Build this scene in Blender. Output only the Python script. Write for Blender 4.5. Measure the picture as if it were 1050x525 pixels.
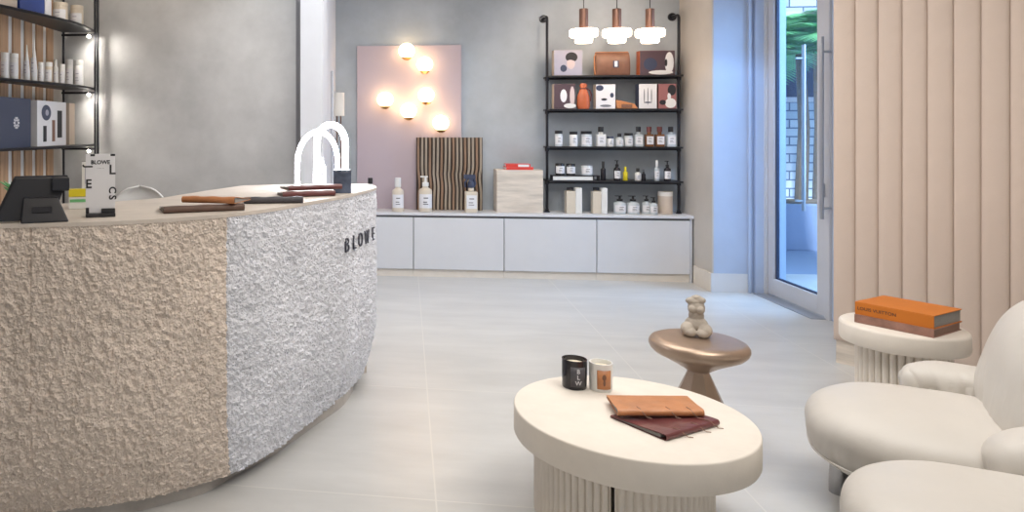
import bpy, bmesh, math, random
from mathutils import Vector, Matrix, noise
C = bpy.context.scene
for o in list(bpy.data.objects): bpy.data.objects.remove(o, do_unlink=True)
COL = C.collection
PI = math.pi
# ------------------------------------------------------------ camera
F, PX, PY, H = 748.0, 303.0, 130.0, 1.42          # focal length, principal point and horizon (1050 x 525 frame), eye height
YAW = math.radians(6.03)
SA, CA = math.sin(YAW), math.cos(YAW)
cam = bpy.data.objects.new('camera', bpy.data.cameras.new('camera'))
COL.objects.link(cam)
cam.location = (0, 0, H)
cam.rotation_euler = (PI/2, 0, YAW)
cam.data.sensor_width = 36; cam.data.lens = F/1050*36
cam.data.shift_x = (525-PX)/1050
cam.data.shift_y = -(262.5-PY)/1050
cam.data.clip_end = 200
C.camera = cam
# ------------------------------------------------------------ light
C.view_settings.view_transform = 'Standard'
C.view_settings.look = 'None'
C.view_settings.gamma = 1
C.view_settings.use_curve_mapping = False
C.view_settings.exposure = 0.0
w = bpy.data.worlds.new('sky'); C.world = w; w.use_nodes = True
bg = w.node_tree.nodes['Background']
bg.inputs[0].default_value = (0.62, 0.80, 1.0, 1); bg.inputs[1].default_value = 1.4

def area(name, loc, target, sx, sy, power, col):
    l = bpy.data.lights.new(name, 'AREA'); l.shape = 'RECTANGLE'; l.size = sx; l.size_y = sy
    l.energy = power; l.color = col
    o = bpy.data.objects.new(name, l); COL.objects.link(o); o.location = loc
    o.rotation_euler = (Vector(target)-Vector(loc)).to_track_quat('-Z', 'Y').to_euler()
    return o
area('ceiling_light_center', (0.8, 4.6, 2.86), (0.8, 4.6, 0), 2.2, 2.2, 58, (1.0, 0.96, 0.91))
area('ceiling_light_front', (1.7, 2.3, 2.86), (1.7, 2.5, 0), 1.6, 1.6, 50, (1.0, 0.95, 0.89))
area('front_fill_light', (0.6, -2.3, 1.7), (1.0, 5, 1.0), 5.0, 2.4, 26, (1.0, 0.95, 0.89))  # added warm fill from the camera side; the front wall has no window
area('door_daylight', (4.4, 6.0, 1.9), (1.6, 4.9, 0.2), 1.2, 2.4, 120, (0.46, 0.70, 1.0))
sl_ = bpy.data.lights.new('sun', 'SUN'); sl_.energy = 8.0; sl_.angle = .05; sl_.color = (1, .96, .9)
so_ = bpy.data.objects.new('sun', sl_); COL.objects.link(so_); so_.rotation_euler = (math.radians(38), 0, math.radians(-12))

def spot(name, loc, target, power, angle, col, blend=.6, rad=.04):
    l = bpy.data.lights.new(name, 'SPOT'); l.energy = power; l.spot_size = math.radians(angle)
    l.spot_blend = blend; l.color = col; l.shadow_soft_size = rad
    o = bpy.data.objects.new(name, l); COL.objects.link(o); o.location = loc
    o.rotation_euler = (Vector(target)-Vector(loc)).to_track_quat('-Z', 'Y').to_euler()
spot('ceiling_spot_counter', (-0.2, 1.5, 2.85), (-0.6, 2.7, 0.6), 46, 75, (1.0, 0.88, 0.74))
spot('ceiling_spot_shelving', (2.0, 5.9, 2.85), (2.1, 7.2, 1.9), 30, 80, (1.0, 0.84, 0.66))
spot('niche_blue_fill', (2.2, 4.9, 2.85), (3.15, 6.62, 1.3), 95, 34, (0.38, 0.60, 1.0))  # added blue fill, stands in for daylight on the face beside the door
spot('counter_wall_warm_fill', (-1.7, 4.3, 2.85), (-1.7, 5.6, 1.9), 30, 95, (1.0, 0.88, 0.74))  # added warm wash to lift the left of the wall behind the counter
spot('counter_wall_cool_fill', (-0.5, 4.3, 2.85), (-0.4, 5.6, 1.5), 34, 95, (0.90, 0.95, 1.0))  # unseen cool source added to brighten the right part of that wall

# ------------------------------------------------------------ placing helpers
def W(X, Z, h=0.0):                 # right / ahead of the camera, in metres -> world
    return Vector((X*CA - Z*SA, X*SA + Z*CA, h))
def ray(px, py): return W((px-PX)/F, 1.0, (PY-py)/F)
def at(px, py, h=0.0):              # the point at height h
    r = ray(px, py); t = (h-H)/r.z; return Vector((r.x*t, r.y*t, h))
def onY(px, py, y):
    r = ray(px, py); t = y/r.y; return Vector((r.x*t, y, H+r.z*t))
def onX(px, py, x):
    r = ray(px, py); t = x/r.x; return Vector((x, r.y*t, H+r.z*t))
def S(p):                           # metres per pixel at p
    return (-p.x*SA + p.y*CA)/F

# ------------------------------------------------------------ materials
def srgb(r, g, b):
    f = lambda c: (c/255/12.92) if c/255 <= .04045 else ((c/255+.055)/1.055)**2.4
    return (f(r), f(g), f(b), 1)
def mat(name, col, rough=.6, metal=0, var=0.0, vscale=6, bump=0.0, bscale=60, emit=0, ecol=None, spec=.5, stretch=(1,1,1), detail=4, sheen=0):
    m = bpy.data.materials.new(name); m.use_nodes = True
    nt = m.node_tree; N = nt.nodes; L = nt.links; b = N['Principled BSDF']
    c = srgb(*col)
    b.inputs['Base Color'].default_value = c
    b.inputs['Roughness'].default_value = rough; b.inputs['Metallic'].default_value = metal
    b.inputs['Specular IOR Level'].default_value = spec
    if sheen: b.inputs['Sheen Weight'].default_value = sheen
    tc = N.new('ShaderNodeTexCoord'); mp = N.new('ShaderNodeMapping'); mp.inputs['Scale'].default_value = stretch
    L.new(tc.outputs['Object'], mp.inputs['Vector'])
    n1 = N.new('ShaderNodeTexNoise'); n1.inputs['Scale'].default_value = vscale; n1.inputs['Detail'].default_value = detail
    n1.inputs['Roughness'].default_value = .6
    L.new(mp.outputs[0], n1.inputs['Vector'])
    r = N.new('ShaderNodeValToRGB'); r.color_ramp.elements[0].position = .3; r.color_ramp.elements[1].position = .7
    k = 1-max(var, .015); k2 = 1+max(var, .015)
    r.color_ramp.elements[0].color = (c[0]*k, c[1]*k, c[2]*k, 1)
    r.color_ramp.elements[1].color = (min(c[0]*k2, 1), min(c[1]*k2, 1), min(c[2]*k2, 1), 1)
    L.new(n1.outputs['Fac'], r.inputs[0]); L.new(r.outputs[0], b.inputs['Base Color'])
    if bump:
        n2 = N.new('ShaderNodeTexNoise'); n2.inputs['Scale'].default_value = bscale; n2.inputs['Detail'].default_value = 5
        L.new(mp.outputs[0], n2.inputs['Vector'])
        bp = N.new('ShaderNodeBump'); bp.inputs['Strength'].default_value = bump; bp.inputs['Distance'].default_value = .01
        L.new(n2.outputs['Fac'], bp.inputs['Height']); L.new(bp.outputs[0], b.inputs['Normal'])
    if emit:
        b.inputs['Emission Color'].default_value = srgb(*(ecol or col)); b.inputs['Emission Strength'].default_value = emit
    return m
def glass_mat(name, col, opacity=.12, rough=.05):
    m = bpy.data.materials.new(name); m.use_nodes = True
    nt = m.node_tree; N = nt.nodes; L = nt.links
    for n in list(N): N.remove(n)
    out = N.new('ShaderNodeOutputMaterial'); mx = N.new('ShaderNodeMixShader'); t = N.new('ShaderNodeBsdfTransparent')
    g = N.new('ShaderNodeBsdfGlossy'); g.inputs['Roughness'].default_value = rough; g.inputs['Color'].default_value = (.8, .85, .9, 1)
    t.inputs['Color'].default_value = srgb(*col); mx.inputs[0].default_value = opacity
    L.new(t.outputs[0], mx.inputs[1]); L.new(g.outputs[0], mx.inputs[2]); L.new(mx.outputs[0], out.inputs[0])
    return m
M = {}
M['plaster'] = mat('grey mineral plaster', (172, 179, 186), .7, var=.18, vscale=1.5, bump=.08, bscale=9, detail=6)
M['plaster_warm'] = mat('warm grey plaster', (196, 190, 182), .75, var=.08, vscale=2.0, bump=.08, bscale=9, detail=6)
M['plaster_light'] = mat('light plaster', (178, 192, 216), .75, var=.05, vscale=2.2, bump=.05, bscale=12)
M['plaster_pillar'] = mat('pale pillar plaster', (204, 206, 212), .75, var=.04, vscale=2.2, bump=.05, bscale=12)
M['plaster_counter'] = mat('stone grey plaster', (184, 184, 184), .7, var=.2, vscale=1.7, bump=.1, bscale=8, detail=7)
M['ceiling'] = mat('ceiling paint', (225, 225, 222), .9)
M['white'] = mat('white satin lacquer', (214, 215, 219), .4)
M['joint'] = mat('shadow joint', (120, 120, 124), .8)
M['cream'] = mat('cream mineral finish', (228, 220, 209), .6, var=.03, vscale=14, bump=.05, bscale=40)
M['travertine'] = mat('travertine', (212, 202, 190), .55, var=.2, vscale=5, stretch=(.6, .6, 5), bump=.12, bscale=30)
M['pink'] = mat('pale mauve panel', (184, 170, 178), .7, var=.02, vscale=2)
M['slat_wood'] = mat('walnut slat', (138, 110, 88), .5, var=.2, vscale=5, stretch=(8, 8, .6))
M['oak'] = mat('honey oak slat', (182, 146, 114), .5, var=.16, vscale=5, stretch=(8, 8, .6))
M['slat_grey'] = mat('greyed wood', (156, 142, 126), .55, var=.15, vscale=6, stretch=(8, 8, .6))
M['slat_dark'] = mat('dark wood backing', (62, 52, 48), .7)
M['black'] = mat('black powder coat', (34, 34, 38), .4)
M['pipe'] = mat('blackened steel pipe', (44, 44, 50), .35, metal=.6)
M['plastic'] = mat('black plastic', (30, 32, 40), .38)
M['dark_glass'] = mat('dark bottle glass', (36, 34, 40), .12)
M['amber'] = mat('amber bottle', (120, 78, 48), .15)
M['clear'] = mat('frosted clear bottle', (196, 204, 210), .15)
M['label'] = mat('white paper label', (226, 226, 230), .6)
M['ink'] = mat('black ink', (38, 38, 44), .6)
M['carved'] = mat('weathered dark paint', (78, 80, 90), .8, var=.5, vscale=60)
M['greyink'] = mat('grey ink', (120, 122, 130), .6)
M['bottle_white'] = mat('white plastic bottle', (228, 228, 226), .35)
M['bottle_cream'] = mat('cream plastic bottle', (214, 203, 186), .4)
M['beige_card'] = mat('beige cardboard', (206, 188, 170), .7)
M['brown_leather'] = mat('brown leather', (124, 88, 70), .4, var=.12, vscale=20, bump=.1, bscale=120)
M['tan_leather'] = mat('tan leather', (190, 128, 84), .36, var=.12, vscale=16, bump=.1, bscale=120)
M['burgundy'] = mat('burgundy leather', (104, 56, 56), .28, var=.12, vscale=20, bump=.1, bscale=120)
M['choco'] = mat('dark brown leather', (100, 78, 68), .4, var=.12, vscale=20, bump=.1, bscale=120)
M['slate_leather'] = mat('dark grey leather', (74, 72, 78), .4, var=.12, vscale=20, bump=.1, bscale=120)
M['rosewood'] = mat('brown and rose marbled cover', (150, 112, 98), .35, var=.35, vscale=10)
M['tie_cord'] = mat('worn leather cord', (150, 120, 104), .6)
M['paper'] = mat('page edges', (214, 204, 190), .8, var=.1, vscale=90, stretch=(.2, .2, 6))
M['grey_paper'] = mat('grey page edges', (150, 148, 144), .8, var=.14, vscale=90, stretch=(.2, .2, 6))
M['orange'] = mat('orange book cloth', (200, 114, 30), .55, var=.05)
M['coral'] = mat('coral red cover', (214, 70, 62), .5)
M['orange_leather'] = mat('orange leather', (186, 98, 60), .4, var=.15, vscale=12)
M['bronze'] = mat('brushed bronze', (172, 150, 132), .34, metal=.65, var=.07, vscale=9, bump=.04, bscale=70)
M['brass'] = mat('brushed brass', (190, 150, 96), .3, metal=.9)
M['copper'] = mat('antique copper', (124, 94, 82), .35, metal=.7)
M['stone_figure'] = mat('pale carved stone', (178, 168, 156), .8, var=.12, vscale=30, bump=.3, bscale=90)
M['fabric'] = mat('beige padded fabric', (202, 184, 171), .8, var=.02, vscale=8, bump=.06, bscale=260, sheen=.1)
M['sofa'] = mat('cream leather', (202, 197, 190), .45, var=.02, vscale=6, bump=.22, bscale=16)
M['chrome'] = mat('polished steel', (170, 170, 172), .2, metal=1)
M['steel'] = mat('brushed steel', (176, 180, 188), .32, metal=.7)
M['alu'] = mat('silver aluminium frame', (198, 200, 206), .45, metal=.0)
M['gasket'] = mat('dark gasket', (46, 56, 84), .6)
M['glass'] = glass_mat('door glass', (232, 242, 250), .07)
M['jar_glass'] = glass_mat('clear glass', (225, 230, 232), .25)
M['navy'] = mat('navy card', (58, 66, 90), .5)
M['blue'] = mat('deep blue card', (46, 70, 140), .5)
M['yellow'] = mat('yellow card', (226, 208, 40), .5)
M['marble_dark'] = mat('dark blue marble', (84, 94, 116), .25, var=.45, vscale=14, detail=8)
M['glow'] = mat('glowing tube', (255, 250, 245), .5, emit=32, ecol=(240, 244, 255))
M['globe'] = mat('lit opal globe', (255, 240, 214), .4, emit=8, ecol=(255, 216, 160))
M['opal'] = mat('lit opal glass', (255, 244, 230), .4, emit=7, ecol=(255, 226, 196))
M['shade'] = mat('lamp shade linen', (206, 204, 200), .8, emit=.12, ecol=(255, 244, 230))
M['led'] = mat('spotlight lens', (255, 250, 240), .4, emit=30, ecol=(255, 246, 230))
M['leaf'] = mat('green leaf', (116, 190, 130), .5, var=.3, vscale=9)
M['bark'] = mat('palm bark', (110, 96, 80), .9, var=.2, vscale=14)
M['planter'] = mat('blue grey planter', (140, 156, 186), .6, var=.05)
M['print_dark'] = mat('dark plum print', (84, 66, 74), .4)
M['print_skin'] = mat('pale print', (206, 190, 190), .4)
M['print_grey'] = mat('lilac grey print', (172, 170, 186), .4)
M['print_rose'] = mat('rose print', (156, 104, 104), .4)
M['candle'] = mat('candle wax', (236, 226, 206), .6)

def stone_mat(name, col):
    m = mat(name, col, .85, var=.10, vscale=5)
    nt = m.node_tree; N = nt.nodes; L = nt.links; b = N['Principled BSDF']
    tc = N.new('ShaderNodeTexCoord'); v = N.new('ShaderNodeTexVoronoi'); v.inputs['Scale'].default_value = 110
    n = N.new('ShaderNodeTexNoise'); n.inputs['Scale'].default_value = 60; n.inputs['Detail'].default_value = 6
    L.new(tc.outputs['Object'], v.inputs[0]); L.new(tc.outputs['Object'], n.inputs['Vector'])
    a = N.new('ShaderNodeMath'); a.operation = 'ADD'; L.new(v.outputs[0], a.inputs[0]); L.new(n.outputs['Fac'], a.inputs[1])
    bp = N.new('ShaderNodeBump'); bp.inputs['Strength'].default_value = 1.0; bp.inputs['Distance'].default_value = .006
    L.new(a.outputs[0], bp.inputs['Height']); L.new(bp.outputs[0], b.inputs['Normal'])
    return m
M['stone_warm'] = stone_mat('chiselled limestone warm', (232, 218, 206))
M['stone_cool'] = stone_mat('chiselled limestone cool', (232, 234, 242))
M['stone_top'] = mat('honed limestone', (208, 198, 188), .5, var=.08, vscale=7, bump=.05, bscale=40)
M['stone_plinth'] = mat('dressed limestone plinth', (190, 184, 178), .8, var=.12, vscale=8, bump=.3, bscale=40)

def floor_mat():
    m = mat('pale concrete tiles', (198, 198, 197), .30, var=.10, vscale=2.6, bump=.03, bscale=12, stretch=(.5, 1.6, 1), detail=8)
    nt = m.node_tree; N = nt.nodes; L = nt.links; b = N['Principled BSDF']
    col = b.inputs['Base Color'].links[0].from_socket
    tc = N.new('ShaderNodeTexCoord'); mp = N.new('ShaderNodeMapping')
    mp.inputs['Rotation'].default_value = (0, 0, math.radians(2.6))
    mp.inputs['Location'].default_value = FLOOR_OFF
    L.new(tc.outputs['Object'], mp.inputs['Vector'])
    br = N.new('ShaderNodeTexBrick'); br.offset = 0.0; br.inputs['Scale'].default_value = 1
    br.inputs['Brick Width'].default_value = 1.2; br.inputs['Row Height'].default_value = 1.2
    br.inputs['Mortar Size'].default_value = .0035; br.inputs['Mortar Smooth'].default_value = .1
    br.inputs['Color1'].default_value = (0, 0, 0, 1); br.inputs['Color2'].default_value = (0, 0, 0, 1); br.inputs['Mortar'].default_value = (1, 1, 1, 1)
    L.new(mp.outputs[0], br.inputs['Vector'])
    mx = N.new('ShaderNodeMix'); mx.data_type = 'RGBA'
    L.new(br.outputs['Color'], mx.inputs[0]); L.new(col, mx.inputs[6]); mx.inputs[7].default_value = srgb(210, 209, 206)
    L.new(mx.outputs[2], b.inputs['Base Color'])
    return m
FLOOR_OFF = (0.0, 0.0, 0)
def brick_mat():
    m = mat('pale street masonry', (196, 202, 210), .9)
    nt = m.node_tree; N = nt.nodes; L = nt.links; b = N['Principled BSDF']
    tc = N.new('ShaderNodeTexCoord'); mp = N.new('ShaderNodeMapping'); mp.inputs['Rotation'].default_value = (PI/2, 0, 0)
    L.new(tc.outputs['Object'], mp.inputs['Vector'])
    br = N.new('ShaderNodeTexBrick'); br.inputs['Scale'].default_value = 1
    br.inputs['Brick Width'].default_value = .42; br.inputs['Row Height'].default_value = .14; br.inputs['Mortar Size'].default_value = .012
    br.inputs['Color1'].default_value = srgb(212, 220, 226); br.inputs['Color2'].default_value = srgb(176, 190, 204); br.inputs['Mortar'].default_value = srgb(96, 112, 138)
    L.new(mp.outputs[0], br.inputs['Vector']); L.new(br.outputs['Color'], b.inputs['Base Color'])
    return m

# ------------------------------------------------------------ mesh helpers
def link(name, bm, m, parent=None, loc=None, smooth=False, rot=None, bevel=0):
    me = bpy.data.meshes.new(name)
    bmesh.ops.recalc_face_normals(bm, faces=bm.faces)
    bm.to_mesh(me); bm.free()
    ms = m if isinstance(m, (list, tuple)) else [m]
    for x in ms: me.materials.append(M[x] if isinstance(x, str) else x)
    if smooth:
        for p in me.polygons: p.use_smooth = True
        try: me.set_sharp_from_angle(angle=math.radians(42))
        except Exception: pass
    o = bpy.data.objects.new(name, me); COL.objects.link(o)
    if parent: o.parent = parent
    if loc is not None: o.location = loc
    if rot is not None: o.rotation_euler = (0, 0, rot) if isinstance(rot, (int, float)) else rot
    if bevel:
        b = o.modifiers.new('bevel', 'BEVEL'); b.width = bevel; b.segments = 2; b.limit_method = 'ANGLE'
    return o
def thing(name, label, cat, loc, rot=0, group=None):
    o = bpy.data.objects.new(name, None); COL.objects.link(o)
    o.location = loc; o.rotation_euler = (0, 0, rot); o.empty_display_size = .05
    return tag(o, label, cat, group)
def tag(o, label, cat, group=None, kind=None):
    o['label'] = label; o['category'] = cat
    if group: o['group'] = group
    if kind: o['kind'] = kind
    return o
def struct(name, bm, m, parent=None, **k):
    o = link(name, bm, m, parent, **k)
    if parent is None: o['kind'] = 'structure'
    return o
def NB(): return bmesh.new()
def box(bm, x0, x1, y0, y1, z0, z1, mi=0, mtx=None):
    v = [bm.verts.new(p) for p in [(x0,y0,z0),(x1,y0,z0),(x1,y1,z0),(x0,y1,z0),(x0,y0,z1),(x1,y0,z1),(x1,y1,z1),(x0,y1,z1)]]
    if mtx is not None:
        for q in v: q.co = mtx @ q.co
    for f in [(3,2,1,0),(4,5,6,7),(0,1,5,4),(1,2,6,5),(2,3,7,6),(3,0,4,7)]:
        fc = bm.faces.new([v[i] for i in f]); fc.material_index = mi
    return v
def bx(*a, **k):
    bm = NB(); box(bm, *a, **k); return bm
def lathe(bm, prof, n=32, c=(0, 0), mi=0, flute=0, depth=0, sq=1.0):
    rings = []
    for r, z in prof:
        ring = []
        for i in range(n):
            a = 2*PI*i/n
            rr = r
            ring.append(bm.verts.new((c[0]+rr*math.cos(a), c[1]+rr*sq*math.sin(a), z)))
        rings.append(ring)
    for k in range(len(rings)-1):
        for i in range(n):
            f = bm.faces.new((rings[k][i], rings[k][(i+1)%n], rings[k+1][(i+1)%n], rings[k+1][i])); f.material_index = mi
    f = bm.faces.new(list(reversed(rings[0]))); f.material_index = mi
    f = bm.faces.new(rings[-1]); f.material_index = mi
    return rings
def lt(prof, n=32, **k):
    bm = NB(); lathe(bm, prof, n, **k); return bm
def prism(bm, pts, z0, z1, mi=0):
    a = [bm.verts.new((p[0], p[1], z0)) for p in pts]; b = [bm.verts.new((p[0], p[1], z1)) for p in pts]
    n = len(pts)
    for i in range(n):
        f = bm.faces.new((a[i], a[(i+1)%n], b[(i+1)%n], b[i])); f.material_index = mi
    f = bm.faces.new(list(reversed(a))); f.material_index = mi
    f = bm.faces.new(b); f.material_index = mi
def tube(bm, pts, r, n=10, mi=0, closed=False):
    pts = [Vector(p) for p in pts]; rings = []
    up = None
    for i, p in enumerate(pts):
        if closed: t = pts[(i+1)%len(pts)]-pts[i-1]
        else: t = pts[min(i+1, len(pts)-1)]-pts[max(i-1, 0)]
        t.normalize()
        if up is None:
            up = Vector((0, 0, 1)) if abs(t.z) < .9 else Vector((1, 0, 0))
        u = (up-t*up.dot(t)).normalized(); v = t.cross(u); up = u
        rr = r(i/(len(pts)-1)) if callable(r) else r
        rings.append([bm.verts.new(p+u*rr*math.cos(2*PI*k/n)+v*rr*math.sin(2*PI*k/n)) for k in range(n)])
    m = len(rings)
    for i in range(m if closed else m-1):
        A, B = rings[i], rings[(i+1)%m]
        for k in range(n):
            f = bm.faces.new((A[k], A[(k+1)%n], B[(k+1)%n], B[k])); f.material_index = mi
    if not closed:
        bm.faces.new(list(reversed(rings[0]))).material_index = mi; bm.faces.new(rings[-1]).material_index = mi
def tb(pts, r, n=10, **k):
    bm = NB(); tube(bm, pts, r, n, **k); return bm
def ball(bm, c, r, mtx=None, seg=20, rings=12):
    rad = r if isinstance(r, (tuple, list)) else (r, r, r)
    m = Matrix.Translation(c) @ (mtx or Matrix()) @ Matrix.Diagonal((rad[0], rad[1], rad[2], 1))
    bmesh.ops.create_uvsphere(bm, u_segments=seg, v_segments=rings, radius=1, matrix=m)
def text(body, size, m, parent, loc, rot, depth=.0008, align='CENTER', name='lettering', sx=1.0, bold=0):
    cu = bpy.data.curves.new(name, 'FONT'); cu.body = body; cu.size = size; cu.align_x = align; cu.align_y = 'CENTER'
    cu.extrude = depth; cu.resolution_u = 3; cu.offset = bold
    t = bpy.data.objects.new(name, cu); COL.objects.link(t)
    bpy.context.view_layer.update()
    me = bpy.data.meshes.new_from_object(t.evaluated_get(bpy.context.evaluated_depsgraph_get()))
    bpy.data.objects.remove(t, do_unlink=True)
    o = bpy.data.objects.new(name, me); COL.objects.link(o); me.materials.clear(); me.materials.append(M[m])
    if parent: o.parent = parent
    o.location = loc; o.rotation_euler = rot; o.scale = (sx, 1, 1)
    return o
def poly_area(pts): return sum(pts[i][0]*pts[(i+1)%len(pts)][1]-pts[(i+1)%len(pts)][0]*pts[i][1] for i in range(len(pts)))/2
def spline(pts, n):                 # Catmull-Rom through pts
    P = [Vector(p) for p in pts]; P = [P[0]*2-P[1]]+P+[P[-1]*2-P[-2]]; out = []
    for i in range(1, len(P)-2):
        for k in range(n):
            t = k/n
            out.append(.5*((2*P[i])+(P[i+1]-P[i-1])*t+(2*P[i-1]-5*P[i]+4*P[i+1]-P[i+2])*t*t+(3*P[i]-P[i-1]-3*P[i+1]+P[i+2])*t**3))
    out.append(P[-2]); return out

# ============================================================ ROOM
XL, XR, XN = -2.47, 3.32, 2.92          # left wall, door wall, niche side wall
YC, YF = 5.60, 6.98                     # wall behind the counter, cabinet fronts
YB = YF+.32; YP = 6.62                  # back wall, face beside the door
CZ = 2.95; YR = -2.6; XRR = 4.6
p0 = at(438, 400); FLOOR_OFF = None
a_ = math.radians(2.6)
q = Vector((p0.x*math.cos(a_)-p0.y*math.sin(a_), p0.x*math.sin(a_)+p0.y*math.cos(a_)))
p1 = at(520, 340)
q1 = p1.x*math.sin(a_)+p1.y*math.cos(a_)
FLOOR_OFF = (-(q.x % 1.2)+1.2, -(q1 % 1.2)+1.2, 0)
struct('floor', bx(XL-.1, XRR, YR, YB+.2, -.08, 0), floor_mat())
struct('ceiling', bx(XL-.1, XRR, YR, YB+.2, CZ, CZ+.1), 'ceiling')
struct('wall_left', bx(XL-.12, XL, YR, YC+.2, 0, CZ), 'plaster_warm')
pilL = onY(308, 100, YC-.2).x; pilR = onY(331, 100, YC-.2).x
struct('wall_counter', bx(XL, pilL-.0, YC, YC+.2, 0, CZ), 'plaster_counter')
struct('wall_pillar', bx(pilL, pilR, YC-.2, YB, 0, CZ), 'plaster_pillar')
struct('trim_1', bx(onY(303.5, 100, YC-.02).x, pilL, YC-.02, YC-.0005, 0, CZ), 'joint')
struct('wall_back', bx(pilR, XN, YB, YB+.15, 0, CZ), 'plaster')
struct('wall_niche', bx(XN, XR+.12, YP, YB+.15, 0, CZ), 'plaster_light')
struct('wall_niche_side', bx(XN-.012, XN-.0005, YP+.002, YB-.001, 0, CZ), 'plaster_warm')
xs = at(765, 299.5).x
struct('trim_2', bx(xs, xs+.02, YP-.03, YP-.0005, 0, CZ), 'plaster_light')
struct('trim_3', bx(xs+.05, XR-.01, YP-.035, YP-.0005, 0, CZ), 'plaster_light')
struct('baseboard_niche', bx(XN-.026, xs-.002, YP-.014, YP-.0005, 0.0005, .16), 'white')
struct('baseboard_side', bx(XN-.028, XN-.0125, YP-.0005, YF-.02, 0.0005, .16), 'cream')
struct('trim_4', tb([(pilR+.012, YC+.9, 0.001), (pilR+.012, YC+.9, onX(336, 66, pilR+.01).z)], .011), 'alu')
struct('wall_front', bx(XL-.1, XRR+.1, YR-.1, YR, 0, CZ), 'plaster_light')
struct('wall_lounge', bx(XRR, XRR+.1, YR, 2.9, 0, CZ), 'plaster_warm')
# door wall and glazed door
YD0, YD1 = at(785.7, 301.8).y, at(846.5, 327).y
struct('wall_door', bx(XR+.02, XR+.12, YP-.12, YP, 0, CZ), 'plaster_light')
A = W(3.228, 4.39); D = Vector((.53*CA+.85*SA, .53*SA-.85*CA, 0)).normalized(); Nn = Vector((-D.y, D.x, 0))
if Nn.x < 0: Nn = -Nn
struct('wall_right', bx(XR+.02, XR+.14, 4.9, YD1-.03, 0, CZ), 'plaster_light')
b_ = NB(); L_ = 3.0
prism(b_, [A+Nn*.10, A+D*L_+Nn*.10, A+D*L_+Nn*.9, A+Nn*.9], 0, CZ)
struct('wall_alcove', b_, 'plaster_warm')

door = bpy.data.objects.new('door_1', None); COL.objects.link(door); door['kind'] = 'structure'
door.location = (XR, (YD0+YD1)/2, 0)
hw = (YD0-YD1)/2
def dpart(n, bm, m, **k): return link(n, bm, m, door, **k)
b_ = NB()
box(b_, 0, .09, hw, hw+.05, 0, CZ); box(b_, 0, .09, -hw-.06, -hw, 0, CZ); box(b_, .0, .09, -hw, hw, 2.62, CZ)
box(b_, -.012, .02, hw+.012, hw+.036, 0, CZ)
dpart('door_frame', b_, 'alu', bevel=.003)
b_ = NB(); st = .085
box(b_, .01, .06, hw-st, hw-.004, .012, 2.61); box(b_, .01, .06, -hw+.004, -hw+st+.02, .012, 2.61)
box(b_, .01, .06, -hw+st+.02, hw-st, .012, .15); box(b_, .01, .06, -hw+st+.02, hw-st, 2.5, 2.61)
dpart('door_leaf', b_, 'alu', bevel=.003)
b_ = NB(); y0, y1 = -hw+st+.02, hw-st
box(b_, .028, .05, y0, y0+.006, .15, 2.5); box(b_, .028, .05, y1-.02, y1, .15, 2.5); box(b_, .028, .05, y0, y1, .15, .162)
dpart('gasket', b_, 'gasket')
dpart('glass_pane', bx(.034, .044, y0, y1, .15, 2.5), 'glass')
dpart('threshold', bx(-.10, .0, -hw-.02, hw+.02, .0005, .006), 'steel')
for sgn, nm in ((-1, 'door_handle'), (1, 'door_handle')):
    xx = -.055 if sgn < 0 else .12
    yy = onX(842.5, 100, XR-.055).y-(YD0+YD1)/2 if sgn < 0 else onX(824, 100, XR+.12).y-(YD0+YD1)/2
    zt = onX(842, 42, XR-.05).z; zb = onX(842, 216, XR-.05).z
    b_ = NB(); tube(b_, [(xx, yy, zb-.06), (xx, yy, zt+.03)], .014, 12)
    for z in (zb+.02, zt-.08):
        tube(b_, [(xx, yy, z), (.01 if sgn < 0 else .06, yy, z)], .009, 8)
    dpart(nm, b_, 'steel', smooth=True)
dpart('door_hinge', tb([(-.004, -hw-.004, .9), (-.004, -hw-.004, 1.0)], .012, 8), 'steel')

# outside
struct('ground_street', bx(XR+.14, 16, 2, 20, -.10, -.02), 'planter')
struct('wall_street', bx(4.0, 15, 12.6, 12.9, -.02, 6.5), brick_mat())
b_ = NB()
wx = 8.0
struct('window_1', bx(6.4, 7.2, 12.52, 12.598, 1.9, 3.2), 'gasket')
struct('window_frame', bx(6.32, 7.28, 12.56, 12.599, 1.82, 3.28), 'white')
bpy.data.objects['window_frame'].name = 'trim_6'

# ============================================================ PADDED WALL
pw = thing('padded_wall_panel', 'beige channel padded upholstered wall panel of tall rounded vertical flutes behind the sofa', 'wall panel', (A.x, A.y, 0), math.atan2(D.y, D.x))
cw = .112; nch = 22
link('plinth', bx(.01, nch*cw, -.10, -.03, .0, .135), 'travertine', pw)
link('backing', bx(.0, nch*cw, -.10, -.02, .14, CZ-.002), 'fabric', pw)
sgn = 1 if (Matrix.Rotation(math.atan2(D.y, D.x), 3, 'Z') @ Vector((0, 1, 0))).dot(Nn) > 0 else -1
for o in pw.children:
    if sgn > 0: o.location.y = .13
chan = None
for i in range(nch):
    if chan is None:
        b_ = NB(); K = 14; rows = [(.14, .55), (.15, .85), (.17, .98), (.2, 1), (1.5, 1), (CZ-.004, 1)]
        rr = []
        for z, s in rows:
            ring = []
            for k in range(K+1):
                t = PI*k/K
                ring.append(b_.verts.new((cw/2-cw/2*math.cos(t)*(.999), -sgn*(.026*s*math.sin(t)**.5) + sgn*.03, z)))
            rr.append(ring)
        for a in range(len(rr)-1):
            for k in range(K): b_.faces.new((rr[a][k], rr[a][k+1], rr[a+1][k+1], rr[a+1][k]))
        b_.faces.new(rr[0]); b_.faces.new(rr[-1])
        chan = link('channel', b_, 'fabric', pw, smooth=True)
    else:
        c = chan.copy(); COL.objects.link(c); c.parent = pw; c.location.x = i*cw

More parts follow.
